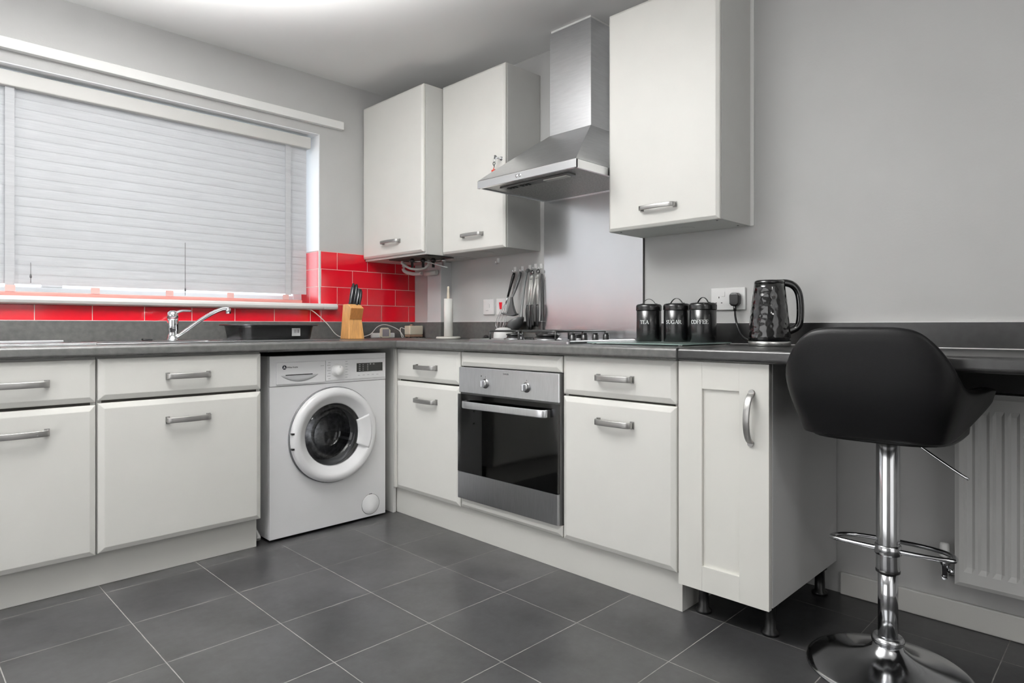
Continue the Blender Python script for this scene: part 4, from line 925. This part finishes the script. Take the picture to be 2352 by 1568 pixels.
tc_ = [n for n in N if n.type == 'TEX_COORD'][0]; nt.links.new(tc_.outputs['Object'], vo.inputs['Vector'])
bp_ = N.new('ShaderNodeBump'); bp_.inputs['Distance'].default_value = 0.0028; bp_.inputs['Strength'].default_value = 0.7; nt.links.new(vo.outputs['Distance'], bp_.inputs['Height'])
nt.links.new(bp_.outputs[0], N['Principled BSDF'].inputs['Normal']); nt.links.new(bp_.outputs[0], N['Principled BSDF'].inputs['Coat Normal'])
b.obj('body', km, t)
b = B(); b.lathe([(0.0505, 0.2198), (0.051, 0.2225), (0.0495, 0.2285), (0.045, 0.2315), (0.020, 0.233), (0, 0.2332)], (kx, ky_, kz), 40); b.obj('lid', 'black', t)
hd_ = Vector((-0.62, 0.78, 0)).normalized(); c0 = Vector((kx, ky_, kz))
P = crs([c0+hd_*0.026+Vector((0, 0, 0.222)), c0+hd_*0.058+Vector((0, 0, 0.222)), c0+hd_*0.082+Vector((0, 0, 0.212)), c0+hd_*0.098+Vector((0, 0, 0.188)), c0+hd_*0.104+Vector((0, 0, 0.150)), c0+hd_*0.104+Vector((0, 0, 0.100)), c0+hd_*0.095+Vector((0, 0, 0.068)), c0+hd_*0.062+Vector((0, 0, 0.050))], 5)
b = B(); b.sweep(P, 0.026, 0.020, n=14, up=Vector((0.78, 0.62, 0)), taper=[1.0]*len(P)); b.obj('handle', 'black', t)
settle(t)
t = thing('power_plug', 'black moulded mains plug and lead in the double socket', 'plug', (0.03, 2.147, 1.04))
b = B(); b.prism([(2.128, 1.037), (2.136, 1.028), (2.158, 1.028), (2.166, 1.037), (2.167, 1.072), (2.160, 1.080), (2.134, 1.080), (2.127, 1.072)], FH, 0.0145, 0.040); b.obj('plug_body', 'blackp', t, bevel=0.006, seg=3)
b = B(); b.sweep([(0.030, 2.147, 1.030), (0.030, 2.148, 1.008)], 0.012, n=10); b.obj('strain_relief', 'blackp', t)
b = B(); b.sweep(crs([(0.030, 2.148, 1.010), (0.030, 2.150, 0.985), (0.034, 2.160, 0.950), (0.060, 2.19, 0.912), (0.09, 2.23, 0.895), (0.120, 2.265, 0.888), (0.129, 2.292, 0.887)], 7), 0.008, n=10); b.obj('lead', 'blackp', t)
settle(t)

# ------------------------------------------------------------------ radiator
t = thing('radiator', 'white ribbed panel radiator under the breakfast bar', 'radiator', (0.08, 3.2, 0.16))
b = B(); ry0, ry1, rz0, rz1 = 2.884, 3.884, 0.158, 0.742
zs = [rz0, rz0+0.012, rz0+0.045, rz0+0.060, rz1-0.060, rz1-0.045, rz1-0.012, rz1]
rows = []
P = [];
y = ry0+0.02; ys = [ry0, ry0+0.012]
n = 27; pit = (ry1-ry0-0.04)/n
for i in range(n): ys += [y+pit*0.10, y+pit*0.32, y+pit*0.68, y+pit*0.90]; y += pit
ys += [ry1-0.012, ry1]
for z in zs:
    f = 1 if rz0+0.05 < z < rz1-0.05 else 0
    edge = z in (rz0, rz1); row = []
    for i, yy in enumerate(ys):
        d = 0.098
        if i in (0, len(ys)-1) or edge: d = 0.092
        elif f and 2 <= i < len(ys)-2 and (i-2) % 4 in (1, 2): d = 0.092
        row.append((d, yy, z))
    rows.append(row)
b.quadgrid(rows, smooth=False)
b.quadgrid([[(0.040, yy, z) for yy in (ry0, ry1)] for z in (rz0, rz1)], smooth=False)
b.obj('front_panel', 'rad', t)
b = B(); b.box(0.040, 0.0915, ry0, ry0+0.0015, rz0, rz1); b.box(0.040, 0.0915, ry1-0.0015, ry1, rz0, rz1); b.box(0.040, 0.0915, ry0+0.0015, ry1-0.0015, rz0, rz0+0.0015); b.box(0.036, 0.097, ry0, ry1, rz1, rz1+0.004); b.obj('casing', 'rad', t)
b = B(); b.box(0.0005, 0.039, 3.0, 3.03, 0.2, 0.7); b.box(0.0005, 0.039, 3.7, 3.73, 0.2, 0.7); b.obj('bracket', 'rad', t)
b = B(); b.sweep(crs([(0.06, 2.883, 0.185), (0.06, 2.862, 0.185)], 2), 0.018, n=12); b.lathe([(0.012, 0), (0.012, 0.03), (0.015, 0.032), (0.015, 0.052), (0.011, 0.056), (0, 0.056)], (0.06, 2.852, 0.170), 16)
b.sweep([(0.06, 2.852, 0.160), (0.002, 2.852, 0.160)], 0.015, n=12); b.lathe([(0.012, -0.012), (0.012, 0.0)], (0.06, 2.852, 0.175), 6); vb = b.obj('valve', 'chrome', t)
b = B(); b.lathe([(0.013, 0.056), (0.014, 0.060), (0.014, 0.095), (0.011, 0.100), (0, 0.100)], (0.06, 2.852, 0.170), 18); b.obj('valve_cap', 'whitep', vb)
settle(t)

# ------------------------------------------------------------------ bar stool
sx, sy = 0.463, 2.797
t = thing('bar_stool', 'black leatherette bucket bar stool on a chrome pedestal', 'stool', (sx, sy, 0))
b = B(); b.lathe([(0.202, 0.0), (0.205, 0.003), (0.203, 0.008), (0.190, 0.013), (0.150, 0.020), (0.100, 0.032), (0.060, 0.050), (0.040, 0.068), (0.034, 0.080)], (sx, sy, 0.0005), 72); b.obj('base', 'stoolchrome', t)
b = B(); b.lathe([(0.034, 0.078), (0.040, 0.082), (0.041, 0.090), (0.036, 0.098), (0.030, 0.100)], (sx, sy, 0), 40); b.obj('collar', mat('ribbed_ring', (210, 211, 213), 0.22, 1.0, noise=0.3, nscale=80), t)
b = B(); b.lathe([(0.0245, 0.095), (0.0245, 0.30)], (sx, sy, 0), 36); b.obj('lower_column', 'stoolchrome', t)
b = B(); b.lathe([(0.0285, 0.278), (0.0292, 0.282), (0.0288, 0.29), (0.0288, 0.632), (0.026, 0.636)], (sx, sy, 0), 40); b.obj('upper_column', 'stoolchrome', t)
b = B(); b.lathe([(0.0300, 0.274), (0.0300, 0.280)], (sx, sy, 0), 40, caps=True); b.obj('rubber_ring', 'blackp', t)
# footrest: D loop towards the wall, clipped to the column
P = []
for i in range(40):
    a = 2*PI*i/40; ca, sa = math.cos(a), math.sin(a)
    yy = 0.150*math.copysign(abs(sa)**0.75, sa); xx = -0.030+ (-0.075 if ca < 0 else 0.020)*abs(ca)**0.9
    P.append((sx+xx+0.012-0.05*yy, sy+yy, 0.335+ 0.0*xx))
b = B(); b.sweep(P, 0.0125, n=12, closed=True); fr_ = b.obj('footrest', 'stoolchrome', t)
b = B(); b.lathe([(0.0295, 0.322), (0.0325, 0.324), (0.0325, 0.348), (0.0295, 0.350)], (sx, sy, 0), 36, caps=False); b.obj('footrest_clamp', 'stoolchrome', t)
b = B(); b.sweep(crs([(sx-0.01, sy+0.01, 0.642), (sx-0.01, sy+0.055, 0.640), (sx-0.008, sy+0.085, 0.620), (sx+0.004, sy+0.150, 0.580), (sx+0.010, sy+0.185, 0.560)], 6), 0.007, n=10); b.obj('lever', 'stoolchrome', t)
b = B(); b.lathe([(0.055, 0.632), (0.095, 0.640), (0.095, 0.650)], (sx, sy, 0), 30); b.obj('mounting_plate', 'blackp', t)
# bucket shell: half path (x towards room, y half width), top and bottom heights
HP = [(0.232, 0.0, 0.947, 0.660), (0.232, 0.05, 0.947, 0.660), (0.231, 0.098, 0.945, 0.660), (0.228, 0.135, 0.936, 0.660), (0.223, 0.163, 0.912, 0.661), (0.212, 0.186, 0.876, 0.662),
      (0.196, 0.201, 0.838, 0.662), (0.165, 0.212, 0.806, 0.665), (0.120, 0.222, 0.796, 0.676), (0.070, 0.232, 0.795, 0.700), (0.020, 0.241, 0.797, 0.732), (-0.018, 0.246, 0.790, 0.760)]
def dens(pts, n=5):
    P = [pts[0]]+list(pts)+[pts[-1]]; out = []
    for i in range(1, len(P)-2):
        for j in range(n):
            t_ = j/n; out.append(tuple(0.5*((2*b_)+(c_-a_)*t_+(2*a_-5*b_+4*c_-d_)*t_*t_+(3*b_-a_-3*c_+d_)*t_**3) for a_, b_, c_, d_ in zip(*P[i-1:i+3])))
    return out+[tuple(pts[-1])]
half = dens(HP); full = [(x, -y, h, z0) for x, y, h, z0 in half[:0:-1]]+half
WZ = [(0.655, 0.79), (0.69, 0.84), (0.75, 0.93), (0.80, 0.985), (0.85, 1.0), (0.90, 0.985), (0.95, 0.95)]
def wz(z):
    for (a_, p_), (c_, q_) in zip(WZ, WZ[1:]):
        if z <= c_: return p_+(q_-p_)*max(0, (z-a_))/(c_-a_)
    return WZ[-1][1]
def shell(x, y, z, ins):
    back = max(0.0, min(1.0, (x-0.05)/0.17))
    X = x - 0.030*back*(1-(z-0.655)/0.10 if z < 0.755 else 0) + 0.018*back*(z-0.76)/0.19
    Y = y*wz(z)
    r = math.hypot(X, Y); k = 1-ins/r
    return Vector((sx+X*k if back > 0.2 else sx+X, sy+(Y*k if back <= 0.2 else Y*k), z))
rows = []
for x, y, h, zb in full:
    row = []; H = h-zb
    for u in (0, 0.06, 0.2, 0.4, 0.6, 0.8, 0.94): row.append(shell(x, y, zb+H*u, 0.0))
    row.append(shell(x, y, h, 0.008)); row.append(shell(x, y, h+0.001, 0.020)); row.append(shell(x, y, h-0.002, 0.034))
    for u in (0.9, 0.7, 0.5, 0.3, 0.15): row.append(shell(x, y, zb+H*u, 0.042))
    row.append(shell(x, y, zb+0.006, 0.036)); row.append(shell(x, y, zb-0.001, 0.012))
    rows.append(row)
b = B(); V = b.quadgrid(rows, closed_u=True); b.cap(V[0]); b.cap(V[-1]); b.obj('backrest', 'leather', t, sub=1)
def plan(a, k):
    c_, s_ = math.cos(a), math.sin(a); n_ = 3.4
    r = (abs(c_/0.200)**n_+abs(s_/0.180)**n_)**(-1/n_); return Vector((r*c_*k+0.0, r*s_*k, 0))
rows = []
for z, k in ((0.652, 0.70), (0.653, 0.92), (0.664, 0.97), (0.690, 0.98), (0.712, 0.95), (0.724, 0.80), (0.727, 0.3)):
    rows.append([Vector((sx, sy, z))+plan(2*PI*j/48, k) for j in range(48)])
b = B(); V = b.quadgrid(rows, closed_u=True); b.cap(V[0]); b.cap(V[-1], True); b.obj('seat', 'leather', t)
settle(t)

# ceiling light that lights the room (just above the picture)
t = thing('ceiling_light', 'round white ceiling light above the middle of the room', 'ceiling light', (1.45, 1.45, ZC))
b = B(); b.lathe([(0.06, -0.001), (0.06, -0.02), (0.01, -0.03), (0.01, -0.10), (0.03, -0.11), (0.03, -0.125)], (1.45, 1.45, ZC), 24); b.obj('fitting', 'whitep', t)
settle(t)
